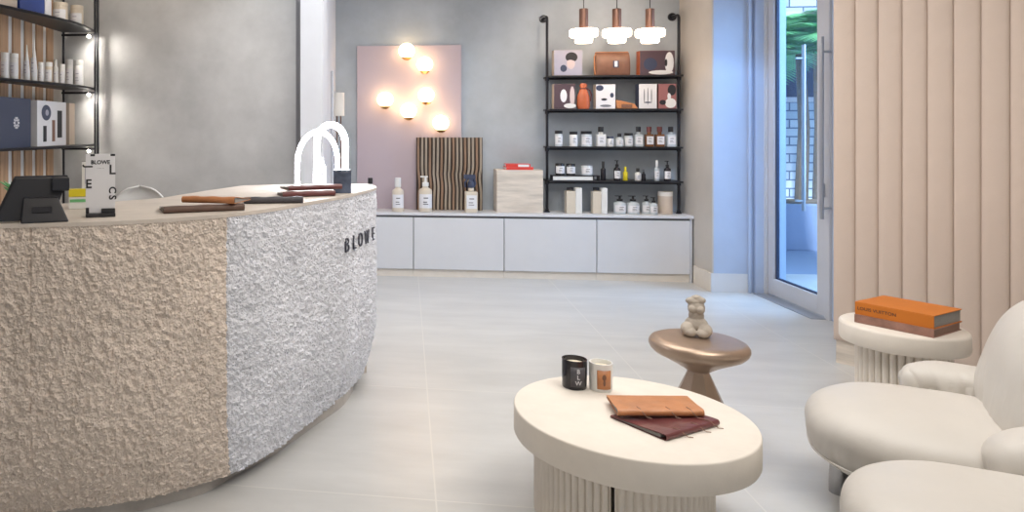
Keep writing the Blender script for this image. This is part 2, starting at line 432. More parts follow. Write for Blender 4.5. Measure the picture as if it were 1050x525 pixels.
# ============================================================ COUNTER
HT = 1.088
fr = [(-150, 236), (-60, 233), (0, 230), (50, 228.6), (103, 227.2), (150, 225), (200, 221.7), (233, 219), (260, 216), (290, 211.6), (315, 207.2), (337, 203.5), (354, 200.3), (370, 196.6), (380, 194.0), (385.5, 191.8), (384, 190)]
bk = [(376, 188.2), (330, 188.6), (290, 189), (250, 190), (213, 195.2), (163, 203.2), (120, 206.5), (0, 211), (-150, 215)]
fp = [at(x, y, HT) for x, y in fr]; bp_ = [at(x, y, HT) for x, y in bk]
curve = [Vector((p.x, p.y, 0)) for p in spline([(p.x, p.y, 0) for p in fp], 30)]
# resample evenly
def resample(pts, step):
    L = [0]
    for i in range(1, len(pts)): L.append(L[-1]+(pts[i]-pts[i-1]).length)
    n = int(L[-1]/step); out = []; j = 0
    for k in range(n+1):
        d = L[-1]*k/n
        while j < len(L)-2 and L[j+1] < d: j += 1
        out.append(pts[j].lerp(pts[j+1], (d-L[j])/max(1e-9, L[j+1]-L[j])))
    return out
RS = .0062
cv = resample(curve, RS)
def out_n(i):
    t = (cv[min(i+4, len(cv)-1)]-cv[max(i-4, 0)]); t.z = 0; t.normalize(); return Vector((t.y, -t.x, 0))
desk_c = Vector((-.5, 3.2, 0))
cnt = thing('reception_counter', 'curved reception counter of rough chiselled limestone with a smooth top', 'reception desk', (desk_c.x, desk_c.y, 0))
def seam_index(px):
    best = min(range(len(cv)), key=lambda i: abs((lambda v: PX+F*(v.x*CA+v.y*SA)/(-v.x*SA+v.y*CA))(cv[i])-px) if cv[i].y < 4.0 else 1e9)
    return best
s1, s2 = seam_index(31), seam_index(233)
def rough(p):
    v = Vector((p.x, p.y, p.z))
    a = abs(noise.noise(Vector((v.x*30, v.y*30, v.z*24))))
    b2 = noise.noise(Vector((v.x*60+v.z*20, v.y*60, v.z*42)))
    c2 = noise.noise(v*120)
    d2 = noise.noise(v*5)
    return .0054*(-a*1.1+b2*1.2+c2*1.3+d2*.5)
ZB = .055
def panel(i0, i1, m):
    b_ = NB(); nz = int((HT-.012-ZB)/RS); grid = []
    for k in range(nz+1):
        z = ZB+(HT-.012-ZB)*k/nz; row = []
        lo = max(0, 1-z/.42); inset = .095*lo**1.9
        for i in range(i0, i1+1):
            n = out_n(i); e = min(i-i0, i1-i)
            j = .004 if e == 0 and 0 < i < len(cv)-1 else 0
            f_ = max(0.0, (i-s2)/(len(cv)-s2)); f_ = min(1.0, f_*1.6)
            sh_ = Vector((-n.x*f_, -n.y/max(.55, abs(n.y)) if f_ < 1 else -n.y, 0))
            p = cv[i]+sh_*inset-n*j
            p = Vector((p.x, p.y, z)); zed = 1 if k < nz-1 else .2
            q = p+n*rough(p)*zed*1.25
            row.append(b_.verts.new(q-desk_c))
        grid.append(row)
    for k in range(nz):
        for i in range(i1-i0):
            b_.faces.new((grid[k][i], grid[k][i+1], grid[k+1][i+1], grid[k+1][i]))
    return link('front_panel', b_, m, cnt, smooth=True)
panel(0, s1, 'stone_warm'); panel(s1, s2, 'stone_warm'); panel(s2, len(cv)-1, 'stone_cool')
cpl = cv[::12]+[cv[-1]]
def offset_front(d, wob=0):
    out = []
    for i in list(range(0, len(cv), 8))+[len(cv)-1]:
        n = out_n(i); ww = wob*noise.noise(cv[i]*3.1+Vector((4, 2, 1)))
        p = cv[i]-n*(d+ww); out.append((p.x-desk_c.x, p.y-desk_c.y))
    return out
bpl = [(p.x-desk_c.x, p.y-desk_c.y) for p in bp_]
def inset_poly(front, back, s):
    cx = sum(p[0] for p in back)/len(back); cy = sum(p[1] for p in back)/len(back)
    return front+[(p[0]+(0), p[1]-s) for p in back]
b_ = NB(); prism(b_, offset_front(-.003)+bpl, HT-.014, HT); link('countertop', b_, 'stone_top', cnt)
b_ = NB(); prism(b_, offset_front(.03)+[(p[0]-.02, p[1]-.03) for p in bpl], .05, HT-.0145)
core = link('core', b_, 'stone_top', cnt)
bpy.data.objects.remove(core, do_unlink=True)
# back panel (staff side) and plinth
b_ = NB(); bb = [(p[0]-.0, p[1]-.06) for p in bpl]
for i in range(len(bb)-1):
    x0, y0 = bb[i]; x1, y1 = bb[i+1]
    v = [b_.verts.new(q) for q in [(x0, y0, .0), (x1, y1, .0), (x1, y1, HT-.015), (x0, y0, HT-.015), (x0, y0+.03, .0), (x1, y1+.03, .0), (x1, y1+.03, HT-.015), (x0, y0+.03, HT-.015)]]
    for f in [(0,1,2,3),(7,6,5,4),(0,4,5,1),(1,5,6,2),(2,6,7,3),(3,7,4,0)]: b_.faces.new([v[j] for j in f])
link('back_panel', b_, 'stone_top', cnt)
b_ = NB(); prism(b_, offset_front(.098, .03)[:-6]+[(p[0]-(.14 if k < 2 else .05), p[1]-.16) for k, p in enumerate(bpl)], 0, .075)
link('plinth', b_, 'stone_plinth', cnt)
# engraved name near the far end: dark letters following the curve
def on_face(px, py):
    best = None
    for i in range(len(cv)):
        v = cv[i]; x = PX+F*(v.x*CA+v.y*SA)/(-v.x*SA+v.y*CA)
        if best is None or abs(x-px) < best[0]:
            if i < len(cv)-12: best = (abs(x-px), i)
    i = best[1]; v = cv[i]; Z = -v.x*SA+v.y*CA
    return i, H+(PY-py)*Z/F
for ch, px in zip('BLOWE', (354.5, 362.5, 368.5, 375, 381.5)):
    i, z = on_face(px, 248)
    n = out_n(i); p = cv[i]+n*.006; ang = math.atan2(n.y, n.x)+PI/2
    text(ch, .105, 'carved', cnt, (p.x-desk_c.x, p.y-desk_c.y, 1.088-.245), (PI/2, 0, ang), depth=.004, bold=-.0018, sx={'W': .66, 'O': .8}.get(ch, 1))

# ============================================================ LEATHER FOLDERS
def folder(name, label, m, p, rot, Lx, Wy, T, group=None, pages='grey_paper', ties=True, skew=0.0):
    """a soft leather wrap lying flat; rounded spine at local -y, thin edge at +y"""
    t = thing(name, label, 'folder', p, rot, group)
    b_ = NB(); prof = []; K = 12; th = .0022
    for k in range(K+1):                                            # spine half round from top to bottom
        a = PI/2+PI*k/K
        prof.append((-Wy/2+T/2+math.cos(a)*T/2, T/2+math.sin(a)*T/2))
    top = [(Wy/2, T*.34), (Wy*.3, T*.46), (Wy*.1, T*.60), (-Wy*.1, T*.78), (-Wy*.25, T*.93), (-Wy*.36, T*1.0)]
    out = top+prof+[(0, 0), (Wy/2, 0)]
    cy = -Wy/2+T/2
    inn = [(Wy/2, th), (0, th)]+[(cy+math.cos(PI/2+PI*k/K)*(T/2-th), T/2+math.sin(PI/2+PI*k/K)*(T/2-th)) for k in range(K, -1, -1)]+[(y, z-th) for y, z in reversed(top)]
    sec = out+inn; vs = []; n = 16
    for j in range(n+1):
        x = -Lx/2+Lx*j/n
        vs.append([b_.verts.new((x+skew*(y+Wy/2), y, z+(.0011*math.sin(j*1.1+y*30) if z > T*.45 else 0))) for y, z in sec])
    for j in range(n):
        for k in range(len(sec)):
            k2 = (k+1) % len(sec); b_.faces.new((vs[j][k], vs[j+1][k], vs[j+1][k2], vs[j][k2]))
    for q in (vs[0], vs[-1]):
        for k in range(len(out)-1):                                  # end faces of the leather sheet
            a, b, c, d = q[k], q[k+1], q[len(sec)-2-k], q[len(sec)-1-k]
            if k < len(out)-1 and len(out) == len(inn): b_.faces.new((a, b, c, d))
    link('cover', b_, m, t, smooth=True)
    b_ = NB(); e = .004
    pts = [(-Lx/2+e+skew*Wy*.12, -Wy*.38), (Lx/2-e+skew*Wy*.12, -Wy*.38), (Lx/2-e+skew*Wy*.95, Wy*.45), (-Lx/2+e+skew*Wy*.95, Wy*.45)]
    a = [b_.verts.new((x, y, th+.0004)) for x, y in pts]
    b = [b_.verts.new((x, y, (T*.80 if y < 0 else T*.34)-th-.0006)) for x, y in pts]
    b_.faces.new(a); b_.faces.new(b)
    for k in range(4): b_.faces.new((a[k], a[(k+1) % 4], b[(k+1) % 4], b[k]))
    link('pages', b_, pages, t)
    if ties:
        for s in (-.24, .10, .34):
            x = Lx*s; y = -Wy/2; b_ = NB()
            tube(b_, [(x, y+.03, T*1.0+.0022), (x+.004, y+.010, T*1.0+.001), (x+.010, y-.0035, T*.55), (x+.018, y-.012, .0025), (x+.030, y-.022, .0022)], .0016, 6)
            link('tie', b_, 'tie_cord', t)
    return t

# coffee table first (big)
TC = .38
ct = W(1.17*1.04, 2.55*1.04); rT = .39*1.04
tbl = thing('coffee_table', 'large round cream coffee table with a thick top on a split fluted pedestal', 'table', (ct.x, ct.y, 0))
link('tabletop', lt([(rT-.012, TC-.105), (rT-.003, TC-.102), (rT, TC-.096), (rT, TC-.006), (rT-.002, TC-.002), (rT-.006, TC)], 128), 'cream', tbl, smooth=True)
def fluted(r, n, z0, z1, a0=0, a1=2*PI, c=(0, 0), d=.008, per=8):
    b_ = NB(); A_, B_ = [], []
    tot = int(n*per*(a1-a0)/(2*PI))
    for i in range(tot+1):
        a = a0+(a1-a0)*i/tot
        rr = r-d+d*abs(math.sin(n*a/2))**.6
        A_.append(b_.verts.new((c[0]+rr*math.cos(a), c[1]+rr*math.sin(a), z0))); B_.append(b_.verts.new((c[0]+rr*math.cos(a), c[1]+rr*math.sin(a), z1)))
    full = abs(a1-a0-2*PI) < 1e-6
    if full:
        b_.verts.remove(A_.pop()); b_.verts.remove(B_.pop())
    m_ = len(A_)
    for i in range(m_): b_.faces.new((A_[i], A_[(i+1)%m_], B_[(i+1)%m_], B_[i]))
    b_.faces.new(list(reversed(A_))); b_.faces.new(B_)
    return b_
av = math.atan2(-ct.y, -ct.x)             # towards the camera
pr = .300
sa = av-.07
for k in range(2):
    a0 = sa+k*PI+.02; mid = a0+PI/2
    o = link('pedestal', fluted(pr, 72, .0, TC-.105, a0, a0+PI-.04, d=.015, per=12), 'cream', tbl, loc=(-.035*CA, -.035*SA, 0))
# candles
def candle(px, py, label, body, lab, wpx, hpx, jarname='scented_candle'):
    p = at(px, py, TC); s = S(p); r = wpx/2*s; h = hpx*s
    t = thing(jarname, label, 'candle', (p.x, p.y, TC), av2(p))
    link('jar', lt([(r*.93, 0), (r*.97, .004), (r, h*.5), (r, h), (r*.9, h), (r*.88, h*.8), (r*.02, h*.8)], 40), body, t, smooth=True)
    link('wax', lt([(r*.86, h*.802), (r*.86, h*.84), (r*.02, h*.845)], 32), 'candle', t)
    # curved label patch on the side facing the room
    b_ = NB(); K = 12; rows = []
    for z in (h*.12, h*.80):
        rows.append([b_.verts.new(((r+.0012)*math.cos(-PI/2-.30+1.25*k/K), (r+.0012)*math.sin(-PI/2-.30+1.25*k/K), z)) for k in range(K+1)])
    for k in range(K): b_.faces.new((rows[0][k], rows[0][k+1], rows[1][k+1], rows[1][k]))
    lo = link('label', b_, lab, t, smooth=True)
    sd = lo.modifiers.new('thick', 'SOLIDIFY'); sd.thickness = .0006
    return t, r, h
def av2(p): return math.atan2(-p.y, -p.x)+PI/2      # local -y looks at the camera
t, r, h = candle(589, 396.5, 'black glass candle jar with a dark grey label on the round cream table', 'dark_glass', 'slate_leather', 24.5, 29)
for k, (ch, z) in enumerate((('B', .66), ('L', .46), ('W', .26))):
    text(ch, .024, 'label', t, (r*math.sin(.32), -r*math.cos(.32)-.0026, h*z), (PI/2, 0, .32), depth=.0004)
t, r, h = candle(616, 399, 'white glass candle jar with an orange label beside the black one', 'bottle_white', 'tan_leather', 22.5, 28)
b_ = NB(); ball(b_, (r*math.sin(.3), -r*math.cos(.3)-.0016, h*.55), (.008, .0012, .012), Matrix.Rotation(.3, 4, 'Z')); ball(b_, (r*math.sin(.34)-.001, -r*math.cos(.34)-.0016, h*.36), (.005, .0012, .013), Matrix.Rotation(.3, 4, 'Z'))
link('print_motif', b_, 'brown_leather', t)
def seg(pa, pb, h):
    a, b = at(*pa, h), at(*pb, h); return (a+b)/2, (b-a).length, math.atan2((b-a).y, (b-a).x)
c, L, a = seg((632, 434), (720, 434), TC)
folder('leather_folder', 'tan leather folder with thin ties on the cream coffee table', 'tan_leather', (c.x, c.y+.095, TC+.0215), a-.02, L*1.0, .185, .022, 'leather folders on the coffee table', skew=.18)
c, L, a = seg((686, 455), (736, 438), TC)
c2, L2, a2 = seg((630, 434), (686, 455), TC)
# burgundy one: spine from (686,455) to (737,437)
P1, P2 = at(684, 453, TC), at(738, 437, TC); ax = (P2-P1).normalized(); ay = Vector((-ax.y, ax.x, 0))
c = (P1+P2)/2+ay*.112
folder('leather_folder', 'glossy burgundy leather folder half under the tan one on the coffee table', 'burgundy', (c.x, c.y, TC+.0006), math.atan2(ax.y, ax.x), (P2-P1).length, .225, .020, 'leather folders on the coffee table')

# ============================================================ BRONZE TABLE + FIGURE
TB_ = .45
bc = W(1.90*.97, 3.44*.97)
bt = thing('side_table', 'bronze pedestal side table with a rounded dish top on a waisted cone foot', 'table', (bc.x, bc.y, 0))
R = .206
link('tabletop', lt([(.045, .305), (.06, .315), (.10, .340), (.15, .366), (.185, .384), (R-.006, .400), (R, .415), (R-.001, .428), (R-.010, .441), (R-.026, .448), (R-.05, TB_), (.02, TB_)], 72), 'bronze', bt, smooth=True)
link('base', lt([(.17, 0), (.17, .008), (.140, .09), (.1, .18), (.06, .27), (.045, .305)], 8), 'bronze', bt)
fc = at(714, 343.5, TB_)
b_ = NB()
for c0, r0 in [((0, .006, .050), (.050, .036, .040)), ((-.036, -.016, .032), (.030, .044, .031)), ((.036, -.016, .032), (.030, .044, .031)),
              ((-.024, -.042, .022), (.026, .028, .021)), ((.026, -.042, .022), (.026, .028, .021)),
              ((0, .004, .092), (.033, .025, .036)), ((0, .002, .130), (.037, .025, .034)), ((-.018, -.020, .124), (.0175, .014, .017)), ((.018, -.020, .124), (.0175, .014, .017)),
              ((-.006, .004, .158), (.040, .022, .020)), ((.010, .004, .165), (.030, .020, .018)), ((.002, .004, .176), (.022, .018, .012))]:
    ball(b_, c0, r0)
fig = link('torso_sculpture', b_, 'stone_figure', loc=(fc.x, fc.y, TB_+.0), rot=av2(fc), smooth=True)
for v in fig.data.vertices: v.co.z = max(0.0, v.co.z-.002)
rm = fig.modifiers.new('remesh', 'REMESH'); rm.mode = 'VOXEL'; rm.voxel_size = .0025; rm.use_smooth_shade = True
sm = fig.modifiers.new('smooth', 'SMOOTH'); sm.iterations = 6; sm.factor = .5
tag(fig, 'small pale stone torso sculpture sitting on the bronze side table', 'sculpture')

# ============================================================ WHITE SIDE TABLE + BOOKS
TS = .45
sc = W(3.07*.97, 3.69*.97); rs = .26*.97
stb = thing('side_table', 'small round off-white side table with a fluted column, beside the sofa', 'table', (sc.x, sc.y, 0))
link('tabletop', lt([(rs-.02, TS-.098), (rs-.006, TS-.094), (rs, TS-.082), (rs, TS-.014), (rs-.004, TS-.005), (rs-.012, TS), (.02, TS)], 96), 'cream', stb, smooth=True)
link('pedestal', fluted(rs*.74, 36, .0, TS-.098, d=.018, per=12), 'cream', stb)
def book(name, label, p, rot, L, Wd, T, cover, pages='grey_paper', group=None):
    t = thing(name, label, 'book', p, rot, group)
    b_ = NB(); c = .004
    box(b_, -L/2, L/2, -Wd/2, Wd/2, 0, c); box(b_, -L/2, L/2, -Wd/2, Wd/2, T-c, T); box(b_, -L/2, L/2, -Wd/2, -Wd/2+c, c, T-c)
    link('cover', b_, cover, t, bevel=.001)
    link('pages', bx(-L/2+.005, L/2-.005, -Wd/2+c, Wd/2-.007, c, T-c), pages, t)
    return t
TBK = .040
P1, P2 = at(878, 322, TS+TBK), at(956, 337.5, TS+TBK)
ax = (P2-P1).normalized(); ay = Vector((-ax.y, ax.x, 0)); bl = (P2-P1).length
ba = math.atan2(ax.y, ax.x)
cc = (P1+P2)/2+ay*.140
book('art_book', 'thick brown coffee table book under the orange one on the white side table', (cc.x-.004, cc.y-.002, TS+.0004), ba+.015, bl*1.04, .285, TBK-.0006, 'rosewood', 'brown_leather', 'books on the white side table')
ob = book('art_book', 'thick orange cloth coffee table book lying on top of the brown book', (cc.x, cc.y, TS+TBK), ba, bl*1.04, .28, .062, 'orange', 'grey_paper', 'books on the white side table')
text('LOUIS VUITTON', .022, 'ink', ob, (-bl*.22, -.28/2-.0006, .031), (PI/2, 0, 0), depth=.0004, sx=1.0)
text('VIRGIL ABLOH', .009, 'ink', ob, (bl*.25, -.28/2-.0006, .028), (PI/2, 0, 0), depth=.0003, name='spine_line') if False else text('------', .012, 'ink', ob, (bl*.25, -.28/2-.0006, .030), (PI/2, 0, 0), depth=.0003, name='spine_mark') if False else None

# ============================================================ SOFA
def cushion(name, parent, c, half, rot, e1=.55, e2=.6, wrinkle=.006, seed=0, tilt=(0, 0), nseg=200, puff=0):
    b_ = NB(); nu, nv = nseg, nseg//2; G = []
    sg = lambda v, e: math.copysign(abs(v)**e, v)
    for j in range(nv+1):
        v = -PI/2+PI*j/nv; row = []
        for i in range(nu):
            u = 2*PI*i/nu
            x = sg(math.cos(v), e1)*sg(math.cos(u), e2); y = sg(math.cos(v), e1)*sg(math.sin(u), e2); z = sg(math.sin(v), e1)
            p = Vector((x*half[0], y*half[1], z*half[2]))
            d = Vector((x/half[0], y/half[1], z/half[2])).normalized()
            edge = max(0, 1-abs(z)*1.1)
            q_ = Vector((p.x*9+seed, p.y*9, p.z*3.0)) if wrinkle < .012 else Vector((p.x*16+seed, p.y*6, p.z*6))
            ridge = (1-abs(noise.noise(q_)))**5
            q2 = Vector((p.x*22+seed, p.y*22, p.z*5)); ridge += .5*(1-abs(noise.noise(q2)))**6
            lowb = max(0, min(1, (-.05-z)*3+.6)) if wrinkle < .012 else 1
            p += d*(wrinkle*1.4*noise.noise(p*5+Vector((seed, seed, 0)))-wrinkle*1.25*ridge*(.06+edge*lowb))
            row.append(b_.verts.new(p))
        G.append(row)
    for j in range(nv):
        for i in range(nu):
            if j == 0: 
                if i == 0: pass
            b_.faces.new((G[j][i], G[j][(i+1)%nu], G[j+1][(i+1)%nu], G[j+1][i]))
    bmesh.ops.remove_doubles(b_, verts=b_.verts, dist=1e-5)
    return link(name, b_, 'sofa', parent, loc=c, rot=(tilt[0], tilt[1], rot), smooth=True)
# sofa frame of reference: u = from seat front to seat back, v = along the sofa towards the far end
su = Vector((W(.84, -.54)-W(0, 0))[:2]).normalized(); sv = Vector((-su.y, su.x))
so = W(2.32, 2.66)
ang = math.atan2(su.y, su.x)
sofa = thing('sofa', 'cream leather sofa of big puffy rounded cushions in front of the padded wall', 'sofa', (so.x, so.y, 0), ang)
cushion('seat_cushion', sofa, (.02, 0, .268), (.40, .36, .150), .06, .72, .80, seed=1)
cushion('seat_cushion', sofa, (.08, -.735, .250), (.40, .36, .150), -.06, .72, .80, seed=4)
cushion('backrest', sofa, (.36, .02, .52), (.20, .42, .33), .0, .85, .75, seed=7, tilt=(0, .25))
cushion('backrest', sofa, (.54, -.78, .50), (.19, .38, .31), -.05, .85, .75, seed=9, tilt=(0, .25))
cushion('armrest', sofa, (.20, .37, .375), (.26, .10, .095), -.08, .8, .75, wrinkle=.0122, seed=3)
cushion('armrest', sofa, (.37, -.36, .36), (.30, .15, .135), -.05, .8, .75, wrinkle=.008, seed=5)
lp_ = Matrix.Rotation(-ang, 3, 'Z') @ (at(861, 505)-so)
def seam_loop(cush, half, e1, e2, v):
    sg = lambda q, e: math.copysign(abs(q)**e, q); P = []
    for i in range(120):
        u = 2*PI*i/120
        P.append((half[0]*1.004*sg(math.cos(v), e1)*sg(math.cos(u), e2), half[1]*1.004*sg(math.cos(v), e1)*sg(math.sin(u), e2), half[2]*sg(math.sin(v), e1)))
    link('piping', tb(P, .0035, 6, closed=True), 'sofa', cush, smooth=True)
for c_ in [c for c in sofa.children if c.name.startswith('seat_cushion')]: seam_loop(c_, (.40, .36, .150), .72, .80, -.30)
for (x, y) in ((lp_.x, lp_.y), (.45, .1), (-.1, -.82), (.5, -.8)):
    link('leg', lt([(.035, 0), (.035, .05), (.03, .155)], 20), 'chrome', sofa, loc=(x, y, 0), smooth=True)

# ============================================================ BACK CABINETS
Yf = YF; zt = .598
hT = onY(550, 219.5, YF-.012).z
hB = hT-.026
struct_end = XN-.03
edges = [pilR+.003]+[onY(x, 250, YF).x for x in (424, 517, 612)]+[struct_end-.012]
names = ['white handleless cabinet at the far left, mostly hidden by the counter end', 'white handleless cabinet under the slatted wooden board', 'white handleless cabinet under the travertine block', 'white handleless cabinet under the black pipe shelving']
for i in range(4):
    x0, x1 = edges[i], edges[i+1]
    t = thing('base_cabinet', names[i], 'cabinet', ((x0+x1)/2, YF+.16, 0), 0, 'row of white base cabinets'); hw_ = (x1-x0)/2-.001
    link('carcass', bx(-hw_, hw_, -.140, .155, .07, hB-.0006), 'joint', t)
    link('door', bx(-hw_+.003, hw_-.003, -.16, -.1405, .075, hB-.022), 'white', t, bevel=.001)
    link('plinth', bx(-hw_, hw_, -.135, .15, 0, .0695), 'cream', t)
link('side_panel', bx(struct_end-.0115-t.location.x, struct_end-t.location.x, -.162, .158, 0.0, hB-.0006), 'white', t)
tag(link('worktop', bx(pilR+.002, struct_end+.012, YF-.014, YB-.001, hB, hT), 'white', bevel=.002), 'long pale worktop running over the white base cabinets', 'worktop')
YO = YF+.07                       # where the front products stand
# pink panel
p0, p1 = onY(366, 215, YB-.03), onY(473, 46, YB-.03)
tag(link('wall_panel', bx(p0.x, p1.x, YB-.030, YB-.0005, hT+.0005, p1.z), 'pink', bevel=.002), 'tall pale mauve panel on the back wall carrying six globe lamps', 'wall panel')
LN = ['topmost, at the top edge of the mauve panel', 'second from the top, right of the topmost one', 'leftmost of the six on the mauve panel', 'third from the top, on the right half of the panel', 'lowest but one, between the leftmost and the lowest', 'lowest of the six, right above the slatted board']
for (x, y), n in zip([(417, 52), (435.5, 66), (395, 102), (437, 97.5), (419, 113.5), (452, 126)], LN):
    p = onY(x, y, YB-.12); r = .085
    t = thing('wall_lamp', 'lit round globe wall lamp, '+n, 'lamp', (p.x, YB-.032, p.z), 0, 'globe wall lamps on the mauve panel')
    b_ = NB(); tube(b_, [(0, 0, -.035), (0, -.022, -.035)], .035, 20); tube(b_, [(0, -.02, -.035), (0, -.088, -.055)], .008, 8)
    b2 = lt([(.012, -r-.010), (.03, -r-.004), (.052, -r+.016), (.049, -r+.018)], 28)
    me_ = bpy.data.meshes.new('t'); b2.to_mesh(me_); b2.free()
    k = len(b_.verts); b_.from_mesh(me_); b_.verts.ensure_lookup_table()
    for v in list(b_.verts)[k:]: v.co.y -= .108
    link('holder', b_, 'brass', t, smooth=True)
    b_ = NB(); ball(b_, (0, -.088, 0), (r*.92, r*.92, r*.88), seg=28, rings=18)
    link('globe', b_, 'globe', t, smooth=True)
# slatted board
p0, p1 = onY(427, 216, YB-.1), onY(495, 141, YB-.1)
t = thing('slatted_board', 'freestanding board of vertical wooden slats with a wavy front on the worktop', 'decor', ((p0.x+p1.x)/2, YB-.10, hT+.0005))
hwb = (p1.x-p0.x)/2; hb = p1.z-hT-.001
link('backing_board', bx(-hwb, hwb, .012, .03, 0, hb), 'slat_dark', t)
n = 17
for i in range(n):
    x = -hwb+(i+.5)*2*hwb/n; wv = 2*hwb/n*.28; b_ = NB(); K = 16; rr = []
    for k in range(K+1):
        z = hb*k/K; dx = .012*math.sin(PI*2*(z/hb)*.9+i*.12)*(1 if z < hb*.55 else .3)
        dx *= math.exp(-((z/hb-.42)/.18)**2)*1.2
        dy = -.012-.010*math.sin(PI*2*z/hb+i*.35)
        rr.append([b_.verts.new(q) for q in [(x-wv+dx, .0118, z), (x+wv+dx, .0118, z), (x+wv+dx, dy, z), (x-wv+dx, dy, z)]])
    for k in range(K):
        for j in range(4): b_.faces.new((rr[k][j], rr[k][(j+1)%4], rr[k+1][(j+1)%4], rr[k+1][j]))
    b_.faces.new(rr[0]); b_.faces.new(rr[-1])
    link('slat', b_, 'slat_grey' if i % 3 else 'slat_wood', t)
# travertine block and coral books
p0, p1 = onY(509.5, 217, YO), onY(557, 174.5, YO)
tag(link('stone_block', bx(p0.x, p1.x, YO, YO+.2, hT+.0005, p1.z), 'travertine', bevel=.003), 'square block of veined pale travertine on the worktop', 'stone block')
z = p1.z
p = onY(531.5, 171, YO+.06)
t = book('book', 'thin coral red book lying flat at the bottom on the travertine block', (p.x, YO+.08, z+.0005), .05, .25, .15, .026, 'coral', 'label', 'red books on the travertine block')
t = book('book', 'thin coral and white book lying on top of the other red one', (p.x-.008, YO+.085, z+.027), -.04, .225, .14, .028, 'coral', 'label', 'red books on the travertine block')
link('jacket_band', bx(.0, .10, -.0712, -.0701, .002, .024), 'label', t)

# ============================================================ BOTTLES AND BOXES
def bottle(name, label, cat, p, r, h, body='bottle_white', cap='black', lab='label', kind='screw', square=False, group=None, capf=.18, n=20, inkm='ink'):
    """p base point; r radius; h full height"""
    t = thing(name, label, cat, p, 0, group)
    hb = h*(1-capf)
    if kind == 'jar':
        prof = [(r*.9, 0), (r, .003), (r, hb-.004), (r*.93, hb)]
    elif kind == 'cone':
        prof = [(r*.92, 0), (r, .004), (r, hb*.35), (r*.75, hb*.6), (r*.35, hb*.95), (r*.3, hb)]
    else:
        prof = [(r*.9, 0), (r, .003), (r, hb*.80), (r*.9, hb*.87), (r*.45, hb*.94), (r*.42, hb)]
    b_ = NB()
    if kind == 'canister':
        box(b_, -r, r*.15, -r*.6, r*.6, 0, h*.86); lathe(b_, [(r*.3, h*.86), (r*.3, h*.9)], 14, c=(-r*.4, 0))
        link('body', b_, body, t, bevel=r*.1)
        link('white_side', bx(r*.152, r, -r*.6, r*.6, 0, h*.99), 'bottle_white', t, bevel=r*.1)
    elif square:
        s = r*.86; d = r*.7
        box(b_, -s, s, -d, d, 0, hb*.84); lathe(b_, [(r*.42, hb*.84), (r*.42, hb)], 14)
        link('body', b_, body, t, bevel=r*.12)
    else:
        lathe(b_, prof, n); link('body', b_, body, t, smooth=True)
    # cap
    if kind == 'canister':
        link('cap', lt([(r*.42, h*.9), (r*.42, h)], 16, c=(-r*.4, 0)), cap, t)
    elif kind == 'pump':
        b_ = NB(); lathe(b_, [(r*.5, hb), (r*.5, hb+h*capf*.35), (r*.2, hb+h*capf*.4), (r*.18, h-.006*1)], 14)
        box(b_, -r*.75, r*.35, -r*.28, r*.28, h*.965, h)
        link('pump', b_, cap, t)
    elif kind == 'trigger':
        b_ = NB(); lathe(b_, [(r*.5, hb), (r*.5, hb+h*capf*.3), (r*.35, hb+h*capf*.5)], 14)
        box(b_, -r*1.05, r*.6, -r*.3, r*.3, hb+h*capf*.68, h); box(b_, -r*.3, r*.3, -r*.25, r*.25, hb+h*capf*.4, hb+h*capf*.75)
        tube(b_, [(-r*.45, 0, hb+h*capf*.7), (-r*.9, 0, hb+h*capf*.35), (-r*.8, 0, hb)], r*.14, 8)
        tube(b_, [(r*.4, 0, hb+h*capf*.7), (r*.6, 0, hb+h*capf*.3), (r*.35, 0, hb)], r*.16, 8)
        link('trigger_head', b_, cap, t)
    elif kind == 'jar':
        link('lid', lt([(r*.98, hb), (r*1.0, hb+.002), (r*1.0, h-.002), (r*.94, h)], n), cap, t, smooth=True)
    elif kind == 'cone':
        link('nozzle', lt([(r*.32, hb), (r*.12, h)], 10), cap, t, smooth=True)
    else:
        link('cap', lt([(r*.52, hb), (r*.52, h-.002), (r*.46, h)], 16), cap, t, smooth=True)
    if lab:
        z0, z1 = hb*.16, hb*(.70 if kind != 'jar' else .82)
        if square:
            link('label_sticker', bx(-r*.72, r*.72, -r*.7-.0012, -r*.7-.0002, z0, z1), lab, t)
            tx = -r*.7-.0024
        else:
            b_ = NB(); K = 14; rows = []
            for z in (z0, z1): rows.append([b_.verts.new(((r+.0009)*math.cos(-PI/2-1.15+2.3*k/K), (r+.0009)*math.sin(-PI/2-1.15+2.3*k/K), z)) for k in range(K+1)])
            for k in range(K): b_.faces.new((rows[0][k], rows[0][k+1], rows[1][k+1], rows[1][k]))
            link('label_sticker', b_, lab, t, smooth=True); tx = -r-.0022
        b_ = NB(); hh = z1-z0; lbo = [c for c in t.children if c.name.startswith('label_sticker')][-1] if True else None
        box(b_, -r*.34, r*.34, tx, tx+.0012, z0+hh*.70, z0+hh*.76); box(b_, -r*.42, r*.2, tx, tx+.0012, z0+hh*.42, z0+hh*.47); box(b_, -r*.42, r*.35, tx, tx+.0012, z0+hh*.26, z0+hh*.30)
        link('printed_lines', b_, inkm, lbo)
    return t
